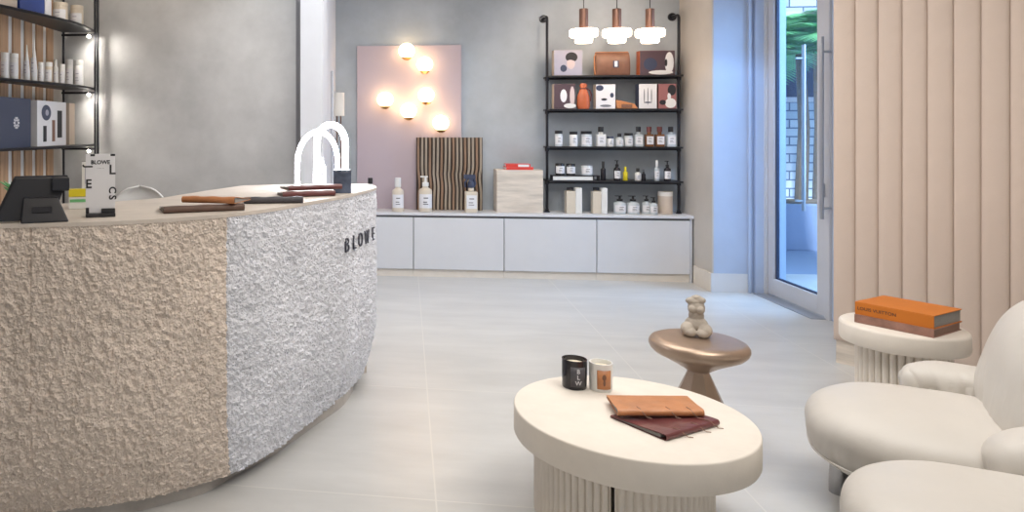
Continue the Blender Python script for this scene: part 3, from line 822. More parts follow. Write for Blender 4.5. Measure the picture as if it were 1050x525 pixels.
# --- on the worktop
def standY(px0, px1, pyb, pyt, y, zbase):
    c = onY((px0+px1)/2, pyb, y); s = S(c)
    return (c.x, y, zbase+.0006), (px1-px0)/2*s, (pyb-pyt)*s
def put(px0, px1, pyb, pyt, y, zb, **k):
    p, r, h = standY(px0, px1, pyb, pyt, y, zb); return bottle(p=p, r=r, h=h, **k)
GW = 'haircare bottles standing on the worktop'
pb = 217.5
put(375, 384.5, pb, 183.5, YO, hT, name='product_bottle', label='bottle with a black cap, its body hidden behind the far end of the counter', cat='bottle', group=GW, cap='black')
put(402, 414, pb, 183, YO, hT, name='product_bottle', label='cream bottle with a white cap standing left of the slatted board', cat='bottle', group=GW, body='bottle_cream', cap='bottle_white', capf=.27)
put(429.5, 443, pb, 181, YO, hT, name='pump_bottle', label='white pump bottle in front of the left side of the slatted board', cat='bottle', group=GW, kind='pump', cap='bottle_white', body='bottle_cream', capf=.28)
put(476, 490, pb, 179, YO, hT, name='spray_bottle', label='cream spray bottle with a dark trigger head in front of the slatted board', cat='bottle', group=GW, kind='trigger', cap='navy', body='bottle_cream', capf=.34, square=True)
put(580, 595.5, 219.5, 193, YO+.03, hT, name='product_canister', label='cream and white canister with black cap, left one under the pipe shelving', cat='bottle', group=GW, kind='canister', square=True, lab=None, body='bottle_cream', capf=.12)
put(607, 621.5, 219.5, 193, YO+.03, hT, name='product_canister', label='cream and white canister with black cap, right one of the two', cat='bottle', group=GW, kind='canister', square=True, lab=None, body='bottle_cream', capf=.12)
BL = ['first from the left', 'second from the left', 'third from the left', 'nearest the beige round box']
for (a, b, t_), l, dy in zip([(629.5, 641.5, 201), (643, 655, 201), (658.5, 667, 201), (666.5, 674, 202)], BL, (0, 0, .02, -.03)):
    put(a, b, 219.5, t_, YO+.03+dy, hT, name='pump_bottle', label='clear bottle with black pump under the shelving, '+l, cat='bottle', kind='pump', body='clear', group='clear pump bottles under the pipe shelving', capf=.3)
p0, p1 = onY(677.5, 219, YO+.03), onY(692, 197, YO+.03)
t = thing('cylinder_box', 'plain beige round box on the worktop under the right end of the shelving', 'box', ((p0.x+p1.x)/2, YO+.09, hT+.0006))
rr_ = (p1.x-p0.x)/2; hh_ = p1.z-hT
link('body', lt([(rr_, 0), (rr_, hh_*.80)], 28), 'beige_card', t, smooth=True); link('lid', lt([(rr_*1.02, hh_*.803), (rr_*1.02, hh_)], 28), 'cream', t, smooth=True)

# --- pipe shelving
YS = YF+.16
sh = thing('pipe_shelving', 'black industrial pipe shelving with four shelves over the worktop', 'shelf', (0, 0, 0))
xl, xr = onY(561, 100, YS).x, onY(696, 100, YS).x
sh.location = ((xl+xr)/2, YS, hT+.0006)
ox, oy, oz = sh.location
ztop = onY(561, 17, YS).z
for x, d in ((xl, -1), (xr, -1)):
    b_ = NB(); zz = ztop-oz
    tube(b_, [(x-ox, 0, 0), (x-ox, 0, zz-.03), (x-ox, .008, zz-.012), (x-ox, .03, zz), (x-ox, YB-YS-.001, zz)], .013, 12)
    lathe(b_, [(.026, 0), (.026, .008), (.017, .012), (.017, .03)], 20, c=(x-ox, 0))
    link('upright', b_, 'pipe', sh, smooth=True)
    link('wall_flange', tb([(x-ox, YB-YS-.016, zz), (x-ox, YB-YS-.001, zz)], .038, 20), 'pipe', sh)
SZ = []
for y in (77.0, 111.5, 150.5, 185.5):
    z = onY(628, y, YS-.10).z; SZ.append(z)
    b_ = bx(xl-ox+.0, xr-ox-.0, -.10, YB-YS-.003, z-oz-.016, z-oz)
    link('shelf_board', b_, 'black', sh, bevel=.001)
    b_ = NB(); tube(b_, [(xl-ox, .0, z-oz-.026), (xr-ox, .0, z-oz-.026)], .009, 8)
    for x in (xl, xr): lathe(b_, [(.019, z-oz-.045), (.019, z-oz-.005)], 14, c=(x-ox, 0))
    link('cross_pipe', b_, 'pipe', sh, smooth=True)
YI = YS-.055
def pshelf(k, px0, px1, pyt, **kw):
    y = kw.pop('y', YI); zb = SZ[k]; c = onY((px0+px1)/2, 100, y); s = S(c)
    top = onY((px0+px1)/2, pyt, y).z
    return bottle(p=(c.x, y, zb+.0006), r=(px1-px0)/2*s, h=top-zb, **kw)
G3 = 'toiletries on the third shelf of the pipe shelving'
items3 = [(569, 576.5, 134, 'jar', 'clear', 'black', False, 'narrow clear jar with black lid, first from the left'),
 (584, 592, 135, 'jar', 'bottle_white', 'black', False, 'small white jar with black lid, second from the left'),
 (596, 606.5, 134.5, 'jar', 'clear', 'black', False, 'wide clear jar with black lid, third from the left'),
 (611, 621, 130, 'screw', 'bottle_white', 'black', True, 'taller white square bottle with black cap, fourth from the left'),
 (622.5, 629, 140, 'jar', 'bottle_white', 'navy', False, 'tiny low white pot right of the tall white bottle'),
 (631.5, 639, 137, 'screw', 'clear', 'black', False, 'small rounded clear bottle right of the tiny pot'),
 (640.5, 648.5, 136.5, 'jar', 'clear', 'black', False, 'squat clear jar with black lid in the middle right'),
 (650, 659, 130, 'screw', 'clear', 'black', True, 'clear square bottle with black cap, fourth from the right'),
 (661, 670, 130, 'screw', 'amber', 'burgundy', True, 'amber bottle with dark red cap, third from the right'),
 (671.5, 681, 130, 'screw', 'amber', 'burgundy', True, 'amber bottle with dark red cap, second from the right'),
 (683, 692.5, 130, 'screw', 'clear', 'black', True, 'clear square bottle with black cap, at the right end')]
for a, b, ty, kd, bd, cp, sq_, l in items3:
    pshelf(2, a, b, ty, name='toiletry_jar' if kd == 'jar' else 'toiletry_bottle', label=l+', on the third shelf', cat='jar' if kd == 'jar' else 'bottle', kind=kd, body=bd, cap=cp, square=sq_, group=G3, capf=.26 if kd == 'screw' else .2)
G4 = 'bottles on the fourth shelf of the pipe shelving'
items4 = [(616, 621, 165.5, 'screw', 'dark_glass', 'black', None, 'slim black bottle right of the tray'),
 (629.5, 636, 164.5, 'pump', 'dark_glass', 'black', 'label', 'dark pump bottle with a white label left of the yellow tube'),
 (639, 643.5, 171, 'screw', 'yellow', 'yellow', None, 'little yellow tube'),
 (651, 657, 172.5, 'screw', 'bottle_white', 'black', 'label', 'small white bottle with a black cap right of the yellow tube'),
 (658, 662, 174, 'pump', 'dark_glass', 'black', None, 'tiny black bottle beside the small white one'),
 (671, 676, 164.5, 'screw', 'clear', 'bottle_white', 'label', 'tall clear bottle with a white cap, second from the right'),
 (681, 687.5, 165, 'pump', 'dark_glass', 'black', 'label', 'black bottle at the right end')]
for a, b, ty, kd, bd, cp, lb, l in items4:
    pshelf(3, a, b, ty, name='toiletry_bottle', label=l+' on the fourth shelf', cat='bottle', kind=kd, body=bd, cap=cp, lab=lb, group=G4, capf=.3)
# tray with cups
z4 = SZ[3]; a, b = onY(565, 180, YI).x, onY(614, 180, YI).x
t = thing('display_tray', 'low black tray with a white front on the left of the fourth shelf', 'tray', ((a+b)/2, YI, z4+.0006)); hwt = (b-a)/2
b_ = NB(); box(b_, -hwt, hwt, -.04, .04, .040, .048); box(b_, -hwt, -hwt+.008, -.04, .04, 0, .04); box(b_, hwt-.008, hwt, -.04, .04, 0, .04); box(b_, hwt-.06, hwt-.052, -.04, .04, 0, .04)
link('frame', b_, 'black', t); link('inner_box', bx(-hwt+.01, hwt-.064, -.035, .035, .002, .038), 'bottle_white', t)
zt_ = z4+.049
for (a, b, ty, m_, l) in [(569.5, 578.5, 167.5, 'dark_glass', 'black glass candle on the left of the tray'), (580.5, 589.5, 168, 'dark_glass', 'black glass candle second on the tray'), (596, 607, 169, 'clear', 'clear glass candle at the right of the tray')]:
    c = onY((a+b)/2, 100, YI); s = S(c); top = onY((a+b)/2, ty, YI).z
    bottle(name='candle_jar', label=l, cat='candle', p=(c.x, YI, zt_+.0002), r=(b-a)/2*s, h=top-zt_, kind='jar', body=m_, cap=m_ if m_ != 'clear' else 'greyink', group='candles on the black tray', capf=.06, lab='label')
# boxes and pouches on shelves 1,2
def gift_box(name, label, k, px0, px1, pyt, side, face, motif, group, depth=.09, ang_=0.0, y=None):
    y = y or YI-.03; zb = SZ[k]; a = onY(px0, 100, y); b = onY(px1, 100, y); top = onY((px0+px1)/2, pyt, y).z
    w2 = (b.x-a.x)/2; h = top-zb
    t = thing(name, label, 'box', ((a.x+b.x)/2, y, zb+.0006), ang_, group)
    link('carton', bx(-w2, w2, 0, depth, 0, h), side, t, bevel=.0015)
    pf = link('printed_front', bx(-w2+.001, w2-.001, -.0012, -.0001, .001, h-.001), face, t)
    if motif:
        rnd = random.Random(int(px0))
        b_ = {}
        for (mm, u, v, ru, rv) in motif:
            b_.setdefault(mm, NB())
            ball(b_[mm], (w2*2*(u-.5), -.0022, h*v), (w2*2*ru, .0010, h*rv), seg=14, rings=8)
        for mm, q in b_.items(): link('print_motif', q, mm, pf)
    return t
G1 = 'gift sets on the top shelf of the pipe shelving'
gift_box('gift_box', 'lilac grey gift box printed with a dark haired head, left of the top shelf', 0, 568, 597, 51.5, 'beige_card', 'print_grey', [('ink', .62, .72, .22, .20), ('print_skin', .60, .48, .15, .24), ('navy', .34, .28, .12, .14)], G1)
gift_box('gift_box', 'plum gift box with pale printed right half, right end of the top shelf', 0, 656, 692, 52, 'orange_leather', 'print_dark', [('navy', .30, .45, .20, .26), ('bottle_white', .60, .10, .36, .09), ('label', .84, .50, .13, .44), ('ink', .76, .5, .05, .2)], G1)
# wash bag
y = YI-.03; a, b = onY(610, 60, y).x, onY(647, 60, y).x; top = onY(628, 53.5, y).z
t = thing('wash_bag', 'brown leather wash bag with a small pale patch in the middle of the top shelf', 'bag', ((a+b)/2, y+.03, SZ[0]+.0006), 0, G1)
b_ = NB(); w2 = (b-a)/2; h = top-SZ[0]; NN = 18
G_ = []
for k in range(NN+1):
    f = k/NN; z = h*f; d = .045*math.sin(PI*min(1, f*.9+.1))**.5+.004; ww = w2*(1-.06*(f**4))
    G_.append([b_.verts.new((ww*math.cos(2*PI*i/40)**1 if False else ww*math.copysign(abs(math.cos(2*PI*i/40))**.4, math.cos(2*PI*i/40)), d*math.copysign(abs(math.sin(2*PI*i/40))**.6, math.sin(2*PI*i/40)), z)) for i in range(40)])
for k in range(NN):
    for i in range(40): b_.faces.new((G_[k][i], G_[k][(i+1)%40], G_[k+1][(i+1)%40], G_[k+1][i]))
b_.faces.new(G_[0]); b_.faces.new(G_[-1]); bmesh.ops.remove_doubles(b_, verts=b_.verts, dist=1e-5)
link('bag_body', b_, 'brown_leather', t, smooth=True)
link('zip', tb([(-w2*.9, 0, h+.002), (w2*.9, 0, h+.002)], .004, 8), 'tan_leather', t)
link('strap', tb([(-w2+.01, -.03, h*.95), (-w2-.008, -.035, h*.8), (-w2-.004, -.03, h*.3), (-w2+.004, -.03, .01)], .005, 8), 'tan_leather', t, smooth=True)
link('patch', bx(-.004, .046, -.0515, -.048, h*.32, h*.62), 'navy', t); link('logo', bx(.008, .034, -.053, -.0518, h*.36, h*.60), 'label', t)
G2 = 'gift sets on the second shelf of the pipe shelving'
gift_box('gift_box', 'dark plum gift box with a pale face print at the left of the second shelf', 1, 568, 590, 86, 'beige_card', 'print_dark', [('label', .45, .52, .16, .26), ('bottle_white', .75, .12, .30, .10), ('print_skin', .85, .5, .12, .4)], G2)
# orange pouch shaped like a small doll
y = YI-.02; a, b = onY(592, 100, y).x, onY(605.5, 100, y).x; top = onY(598, 85.5, y).z; h = top-SZ[1]; w2 = (b-a)/2
t = thing('leather_pouch', 'orange leather pouch with gathered neck beside the plum box on the second shelf', 'pouch', ((a+b)/2, y+.02, SZ[1]+.0006), 0, G2)
b_ = NB(); lathe(b_, [(w2*.85, 0), (w2, h*.1), (w2*.95, h*.5), (w2*.6, h*.72), (w2*.42, h*.8), (w2*.62, h*.92), (w2*.4, h)], 24, sq=.5)
link('pouch_body', b_, 'orange_leather', t, smooth=True)
link('drawstring', tb([(w2*.45*math.cos(a_), w2*.28*math.sin(a_), h*.8) for a_ in [2*PI*i/20 for i in range(20)]], .004, 6, closed=True), 'burgundy', t)
b_ = NB(); tube(b_, [(w2*.45, -.01, h*.8), (w2*.9, -.02, h*.72), (w2*1.1, -.02, h*.55), (w2*1.0, -.02, h*.3)], .005, 6); link('cord', b_, 'burgundy', t)
gift_box('gift_box', 'white gift box with small dark motifs, middle of the second shelf', 1, 611, 631, 86.5, 'beige_card', 'label', [('navy', .2, .85, .2, .12), ('ink', .42, .38, .16, .05), ('navy', .82, .55, .10, .10), ('greyink', .5, .12, .3, .05)], G2)
y = YI-.02; a, b = onY(632, 100, y).x, onY(654, 100, y).x
t = thing('leather_clutch', 'low tan leather clutch lying between the two white boxes on the second shelf', 'bag', ((a+b)/2, y+.02, SZ[1]+.0006), 0, G2); w2 = (b-a)/2
b_ = NB(); v = [b_.verts.new(q) for q in [(-w2, -.04, 0), (w2, -.04, 0), (w2, .04, 0), (-w2, .04, 0), (-w2, -.03, .085), (w2*.7, -.03, .045), (w2*.7, .03, .045), (-w2, .03, .085)]]
for f in [(3,2,1,0),(4,5,6,7),(0,1,5,4),(1,2,6,5),(2,3,7,6),(3,0,4,7)]: b_.faces.new([v[i] for i in f])
link('clutch_body', b_, 'tan_leather', t, bevel=.008); link('flap', bx(-w2*.6, w2*.4, -.044, -.041, .01, .04), 'brown_leather', t)
gift_box('gift_box', 'white gift box with columns of fine grey print, right half of the second shelf', 1, 655, 673.5, 86, 'navy', 'label', [('greyink', .3, .5, .03, .3), ('greyink', .5, .5, .03, .36), ('greyink', .7, .5, .03, .3), ('navy', .5, .25, .2, .03)], G2)
gift_box('gift_box', 'rose gift box with dark hair motif at the right end of the second shelf', 1, 675, 693.5, 86, 'burgundy', 'print_rose', [('ink', .75, .75, .24, .22), ('bottle_white', .68, .22, .32, .2), ('ink', .25, .25, .2, .1), ('label', .6, .5, .1, .14)], G2)

# ============================================================ PENDANTS
YPD = YF-.25
PN = ['left one of the three', 'middle one of the three', 'right one of the three']
for px, l in zip((598.5, 632.5, 666.5), PN):
    p = onY(px, 30, YPD); s = S(p); p46 = onY(px, 44.5, YPD).z; p30 = onY(px, 30, YPD).z; p10 = onY(px, 9.5, YPD).z
    t = thing('pendant_lamp', 'copper pendant lamp with stepped opal shade, '+l+' over the shelving', 'lamp', (p.x, YPD, p46), 0, 'stepped opal pendant lamps')
    hh = p30-p46
    link('lamp_shade', lt([(.035, 0), (.068, .004), (.074, .014), (.076, hh*.42), (.112, hh*.46), (.120, hh*.54), (.121, hh*.9), (.112, hh)], 40), 'opal', t, smooth=True)
    link('socket', lt([(.038, hh+.0005), (.038, p10-p46), (.034, p10-p46+.004)], 28), 'copper', t, smooth=True)
    link('cord', tb([(0, 0, p10-p46+.004), (0, 0, CZ-p46-.02)], .004, 6), 'black', t)
    link('ceiling_rose', lt([(.05, CZ-p46-.025), (.05, CZ-p46-.001)], 20), 'copper', t)

# ============================================================ SMALL LAMP BEHIND THE COUNTER
y = YO
p = onY(347.5, 119, y); zt_ = onY(347.5, 95, y).z
t = thing('table_lamp', 'slim lamp with tall off-white cylinder shade on a copper stem, left of the mauve panel', 'lamp', (p.x, y, hT+.0006))
link('base', lt([(.08, 0), (.08, .012), (.02, .018)], 28), 'copper', t, smooth=True)
b_ = NB(); tube(b_, [(-.018, 0, .015), (-.018, 0, p.z-hT+.01)], .006, 8); tube(b_, [(.018, 0, .015), (.018, 0, p.z-hT+.01)], .006, 8)
link('stem', b_, 'copper', t)
link('lamp_shade', lt([(.054, p.z-hT), (.054, zt_-hT)], 32), 'shade', t, smooth=True)

# ============================================================ ON THE COUNTER
def arch(p, q, z0, ztop, n=32):
    w_ = (q-p).length/2; m_ = (p+q)/2; out = []
    st_ = ztop-w_
    pts = [Vector((p.x, p.y, z0)), Vector((p.x, p.y, z0+(st_-z0)*.5)), Vector((p.x, p.y, st_))]
    d = (q-p).normalized()
    for k in range(1, n):
        a = PI-PI*k/n
        c = m_+d*w_*math.cos(a); pts.append(Vector((c.x, c.y, st_+w_*math.sin(a))))
    pts += [Vector((q.x, q.y, st_)), Vector((q.x, q.y, z0+(st_-z0)*.5)), Vector((q.x, q.y, z0))]
    return pts
pa, pb2 = at(305, 195, HT), at(346, 191, HT)
pc, pd = at(325, 190.3, HT), at(354, 192.3, HT)
mm = (pa+pb2+pc+pd)/4
t = thing('arch_lamp', 'table lamp of two crossed glowing white arches at the far end of the counter', 'lamp', (mm.x, mm.y, HT+.0006))
sub = lambda pts: [q-Vector((mm.x, mm.y, HT)) for q in pts]
Zz = -mm.x*SA+mm.y*CA
zA = H+(PY-135)*Zz/F; zB = H+(PY-128)*Zz/F
link('glowing_arch', tb(sub(arch(pa, pb2, HT+.012, zA)), .0125, 14), 'glow', t, smooth=True)
link('glowing_arch', tb(sub(arch(pc, pd, HT+.012, zB)), .0175, 14), 'glow', t, smooth=True)
b_ = NB()
for q in (pa, pb2, pc, pd): lathe(b_, [(.018, 0), (.018, .010), (.0135, .014)], 16, c=(q.x-mm.x, q.y-mm.y))
link('base', b_, 'bottle_white', t)
p = at(351, 197.5, HT); s = S(p)
t = thing('marble_box', 'small dark blue marble cube in front of the glowing arch lamp', 'box', (p.x, p.y, HT+.0006), av2(p))
link('body', bx(-9*s, 9*s, -.04, .04, 0, 22*s), 'marble_dark', t, bevel=.002)
link('lid', bx(-9.3*s, 9.3*s, -.042, .042, 22.1*s, 23.4*s), 'marble_dark', t, bevel=.001)
for px, hh, l, kd in ((324, 24, 'slim clear glass diffuser bottle under the glowing arches, left one', 'screw'), (331, 30, 'white bottle under the glowing arches, left of the marble cube', 'pump')):
    p = at(px, 192, HT); s = S(p)
    bottle(name='diffuser_bottle', label=l, cat='bottle', p=(p.x, p.y, HT+.0006), r=3.4*s, h=hh*s, body='clear' if kd == 'screw' else 'bottle_white', cap='bottle_white', kind=kd, group='bottles under the arch lamp', inkm='greyink')

def desk_folder(pl, pr_, label, m, wd, T, dz=0, ext=0, g='leather folders on the counter'):
    P1, P2 = at(*pl, HT), at(*pr_, HT); ax = (P2-P1).normalized(); ay = Vector((-ax.y, ax.x, 0)); c = (P1+P2)/2+ay*wd/2
    return folder('leather_folder', label, m, (c.x, c.y, HT+dz+.0006), math.atan2(ax.y, ax.x), (P2-P1).length, wd, T, g, ties=False, skew=.08)
desk_folder((168, 219.5), (251, 216), 'dark brown leather folder on the counter, under the tan one', 'choco', .18, .026)
desk_folder((186, 215.5), (240, 217), 'tan brown leather folder lying across the dark brown one on the counter', 'tan_leather', .18, .026, .0285)
desk_folder((250, 209.3), (311, 208.6), 'dark grey leather folder in the middle of the counter', 'slate_leather', .15, .028)
desk_folder((290, 202.6), (344, 201.2), 'burgundy leather folder on the counter near the arch lamp, lower of two', 'burgundy', .18, .026)
desk_folder((296, 202.2), (351, 200.2), 'burgundy leather folder on top of the other one near the arch lamp', 'burgundy', .17, .024, .0285)

# sign board
p = at(103, 222, HT); s = S(p)
t = thing('counter_sign', 'upright white printed sign board with black letters in a black foot on the counter', 'sign', (p.x, p.y, HT+.0006), av2(p)+.03)
hwS = 14.6*s; hS = 64*s
link('board', bx(-hwS, hwS, -.005, .005, .006, hS), 'label', t, bevel=.001)
b_ = NB(); box(b_, -hwS, hwS, -.03, .03, 0, .014); box(b_, -hwS, -hwS+.012, -.014, .014, .014, .034); box(b_, hwS-.05, hwS, -.014, -.006, .014, .03)
link('foot', b_, 'black', t, bevel=.002)
def stext(tx, sz, x, z, rz=0, nm='lettering', bold=0):
    o = text(tx, sz, 'ink', t, (x, -.0056, z), (PI/2, 0, 0), depth=.0004, name=nm, bold=bold)
    if rz: o.rotation_euler = (PI/2, rz, 0)
    return o
stext('BLOWE', .020, 0, hS*.865, bold=.0006); stext('SCAN HERE' if False else '- --- --', .010, 0, hS*.775)
stext('J', .038, -hwS*.82, hS*.80, PI/2, bold=.001); stext('E', .045, -hwS*.80, hS*.52, bold=.001); stext('L', .05, hwS*.80, hS*.74, bold=.001); stext('C', .036, hwS*.80, hS*.42, PI/2, bold=.001); stext('S', .036, hwS*.80, hS*.30, PI/2, bold=.001)
b_ = NB()
box(b_, -hwS*.68, -hwS*.38, -.0062, -.0052, hS*.965, hS); box(b_, hwS*.68, hwS, -.0062, -.0052, hS*.965, hS)
link('black_corner', b_, 'ink', t)

# pos terminal (seen from behind)
p = at(36, 226, HT); s = S(p)
t = thing('tablet_terminal', 'black tablet till on a wedge stand at the left end of the counter', 'tablet', (p.x, p.y, HT+.0006), av2(p))
mt = Matrix.Translation((-.02, .03, 0))
b_ = NB()
# screen slab leaning back away from the viewer side
ca = math.radians(32)
M1 = Matrix.Translation((-.015, -.005, .012)) @ Matrix.Rotation(-.22, 4, 'Y') @ Matrix.Rotation(-.30, 4, 'X')
vv = [(-.130, 0), (.085, 0), (.125, .155), (-.055, .155)]
a_l = [b_.verts.new(Vector((x, -.055+z*.30, z+.004))) for x, z in [(-.135, .0), (.060, .0), (.115, .150), (-.066, .150)]]
b_l = [b_.verts.new(v.co+Vector((-.004, .016, .006))) for v in a_l]
for i in range(4): b_.faces.new((a_l[i], a_l[(i+1)%4], b_l[(i+1)%4], b_l[i]))
b_.faces.new(a_l); b_.faces.new(list(reversed(b_l)))
link('tablet', b_, 'plastic', t, bevel=.006)
b_ = NB()
v0 = [(-.048, -.085, 0), (.112, -.085, 0), (.105, .05, 0), (-.045, .05, 0), (-.040, -.048, .085), (.075, -.048, .085), (.070, .03, .085), (-.035, .03, .085)]
vs = [b_.verts.new(q) for q in v0]
for f in [(3,2,1,0),(4,5,6,7),(0,1,5,4),(1,2,6,5),(2,3,7,6),(3,0,4,7)]: b_.faces.new([vs[i] for i in f])
link('stand', b_, 'navy' if False else 'plastic', t, bevel=.005)
link('cable_slot', bx(-.01, .055, -.0735, -.069, .035, .055), 'ink', t)
link('card_reader', bx(.055, .115, -.045, .0, .105, .152), 'plastic', t, bevel=.004)
# box with yellow band
p = at(80, 214, HT); s = S(p)
t = thing('leaflet_box', 'white leaflet holder with a yellow band between the till and the sign', 'box', (p.x, p.y, HT+.0006), av2(p))
link('carton', bx(-9*s, 11*s, -.02, .02, 0, 12.5*s), 'bottle_white', t, bevel=.001); link('band', bx(-9*s, 11*s, -.022, .022, 12.7*s, 20*s), 'yellow', t)
link('stripe', bx(-8*s, 9*s, -.0216, -.0203, 7*s, 10*s), 'leaf', t)
p = at(82, 211, HT); s = S(p)
t = thing('bottle_carton', 'white carton standing behind the yellow banded leaflet holder', 'box', (p.x, p.y+.03, HT+.0006), av2(p))
link('carton', bx(-1*s, 8*s, -.02, .02, 0, 44*s), 'bottle_white', t, bevel=.001); link('print_lines', bx(2*s, 5*s, -.0212, -.0202, 22*s, 40*s), 'print_grey', t)
# small plant at the left edge
p = at(2, 222, HT)
t = thing('potted_plant', 'small green plant behind the till at the left end of the counter', 'plant', (p.x-.01, p.y+.12, HT+.0006))
link('pot', lt([(.022, 0), (.032, .05), (.028, .05), (.026, .04)], 20), 'bottle_white', t, smooth=True)
b_ = NB(); rnd = random.Random(3)
for i in range(16):
    a = rnd.random()*6.28; l = .05+.03*rnd.random(); pts = [(0, 0, .04), (math.cos(a)*l*.3, math.sin(a)*l*.3, .04+l*.8), (math.cos(a)*l*.8, math.sin(a)*l*.8, .04+l*1.1)]
    tube(b_, pts, lambda u: .001+.006*math.sin(PI*min(1, u+.05)), 6)
link('leaves', b_, 'leaf', t)

# chair behind the counter
p = onY(143, 196, 4.75)
t = thing('shell_chair', 'white shell chair behind the counter, only its rounded back showing', 'chair', (p.x, p.y, 0), .2)
zc = onY(143, 192, 4.75).z
b_ = NB(); NU, NV = 24, 44; G_ = []
for j in range(NV+1):
    v = j/NV; z = .46+(zc-.46)*v; w_ = .21*max(0, 1-(max(0, v-.45)/.55)**2.6)**.5+.004; row = []
    for i in range(NU+1):
        u = -1+2*i/NU; row.append(b_.verts.new((w_*u, .05*u*u*-1+.06*v, z)))
    G_.append(row)
for j in range(NV):
    for i in range(NU): b_.faces.new((G_[j][i], G_[j][i+1], G_[j+1][i+1], G_[j+1][i]))
o = link('backrest', b_, 'bottle_white', t, smooth=True); sd = o.modifiers.new('s', 'SOLIDIFY'); sd.thickness = .012
b_ = NB(); ball(b_, (0, -.2, .46), (.22, .22, .025)); link('seat', b_, 'bottle_white', t, smooth=True)
for x, y in ((-.15, -.35), (.15, -.35), (-.15, -.05), (.15, -.05)): link('leg', tb([(x*1.25, y+(y+.2)*.3, 0), (x, y, .45)], .013, 8), 'oak', t)

# ============================================================ LEFT WALL SLATS AND CURVED SHELVING
sw = thing('slatted_wall_panel', 'honey wood vertical slats covering the left wall behind the curved shelving', 'wall panel', (XL+.0005, 4.7, 0))
gaps = [onX(x, 60, XL).y for x in (6.9, 21, 32, 42, 50.7, 56)]
link('backing', bx(0, .008, -2.2, YC-4.7-.19, 0.0, CZ-.002), 'bottle_white', sw)
pitch = .175; k = 0; y = YC-4.7-.20
sl = None
while y > -2.1:
    if sl is None:
        sl = link('slat', bx(.0082, .022, -.105, 0, 0.0, CZ-.002), 'oak', sw, bevel=.002)
    else:
        c = sl.copy(); COL.objects.link(c); c.parent = sw; sl2 = c; c.location = (0, y-(YC-4.7-.20), 0)
    if k == 0: sl.location = (0, y, 0); base_y = y
    else: c.location = (0, y, 0)
    y -= pitch; k += 1
front = [(-2.17, 5.52), (-2.13, 5.2), (-2.145, 4.95), (-2.20, 4.65), (-2.27, 4.35), (-2.34, 4.0), (-2.40, 3.6)]
fs = [Vector((x, y, 0)) for x, y in front]; fsm = spline([(x, y, 0) for x, y in front], 8)
up = onY(97.5, 40, 5.50)
cs = thing('curved_shelving', 'black steel wall shelving with curved glass edge shelves along the slatted left wall', 'shelf', (XL+.1, 5.0, 0))
ox, oy = XL+.1, 5.0
SH = [H+(PY-31)*5.74/F, H+(PY-91)*5.74/F, H+(PY-148)*5.74/F]
SH = [onY(97, 31, 5.5).z, onY(97, 90.5, 5.5).z, onY(97, 148, 5.5).z]
for z in SH:
    b_ = NB(); prism(b_, [(p.x-ox, p.y-oy) for p in fsm]+[(XL+.045-ox, 3.6-oy), (XL+.045-ox, 5.52-oy)], z-.012, z); link('shelf_board', b_, 'jar_glass' if False else 'pipe', cs)
    b_ = NB(); tube(b_, [(p.x-ox, p.y-oy, z-.006) for p in fsm], .010, 8); tube(b_, [(up.x-ox, 5.50-oy, z-.035), (XL+.045-ox, 5.50-oy, z-.035)], .009, 8); link('edge_rail', b_, 'pipe', cs, smooth=True)
    b_ = NB(); ball(b_, (up.x-.035-ox, 5.46-oy, z-.052), .013); link('spotlight_lens', b_, 'led', cs, smooth=True)
    if z > 1.3:
        spot('shelf_spotlight', (up.x-.035, 5.40, z-.07), (up.x+.05, 5.60, z-.25), 7, 130, (1.0, .93, .84), .9, .03)
b_ = NB()
for dx in (0, .022): tube(b_, [(up.x+dx-ox, 5.50-oy, 0), (up.x+dx-ox, 5.50-oy, CZ-.001)], .009, 10)
link('upright', b_, 'pipe', cs, smooth=True)
link('upright', tb([(XL+.06-ox, 5.50-oy, 0), (XL+.06-ox, 5.50-oy, CZ-.001)], .009, 10), 'pipe', cs, smooth=True)
# things on the shelves
XI = -2.30
def lput(k, px0, px1, pyt, **kw):
    x_ = kw.pop('x', XI); c = onX((px0+px1)/2, 100, x_); s = S(c)*.92; top = onX((px0+px1)/2, pyt, x_).z
    return bottle(p=(c.x, c.y, SH[k]+.0006), r=(px1-px0)/2*s, h=max(.03, top-SH[k]), **kw)
GL = 'white products on the middle shelf at the left wall'
lm = [(0.5, 9, 54, 'jar', 'wide white tub at the left edge'), (10, 19, 55, 'jar', 'second white tub from the left edge'), (24, 31, 46, 'cone', 'left pointed white bottle'), (31.5, 38.5, 40, 'cone', 'right taller pointed white bottle'),
      (39, 45, 64, 'jar', 'small white jar right of the pointed bottles'), (46, 54, 64, 'jar', 'cream jar in the middle'), (54.5, 60, 61, 'screw', 'small white bottle right of the cream jar'), (60.5, 67, 66, 'jar', 'low white jar near the right end'), (67, 75, 61, 'jar', 'white jar second from the right end'), (76, 86, 62, 'jar', 'blue white jar at the right end')]
for i, (a, b, ty, kd, l) in enumerate(lm):
    lput(1, a, b, ty, name={'jar': 'product_jar', 'cone': 'dropper_bottle', 'screw': 'product_bottle'}[kd], label=l+' of the middle shelf on the left wall', cat='jar' if kd == 'jar' else 'bottle', kind=kd, cap='bottle_white', body='bottle_cream' if i in (5,) else 'bottle_white', group=GL, inkm='print_grey', x=XI+.01*((i % 2)*2-1), capf=.2)
for a, b, ty, l in [(54, 70, 3, 'cream rounded pot with a wide lid on the upper left shelf'), (72, 86, 6, 'cream rounded pot at the right end of the upper left shelf')]:
    lput(0, a, b, ty, name='product_pot', label=l, cat='jar', kind='jar', cap='bottle_cream', body='bottle_cream', group='pots on the upper left shelf', inkm='print_grey')
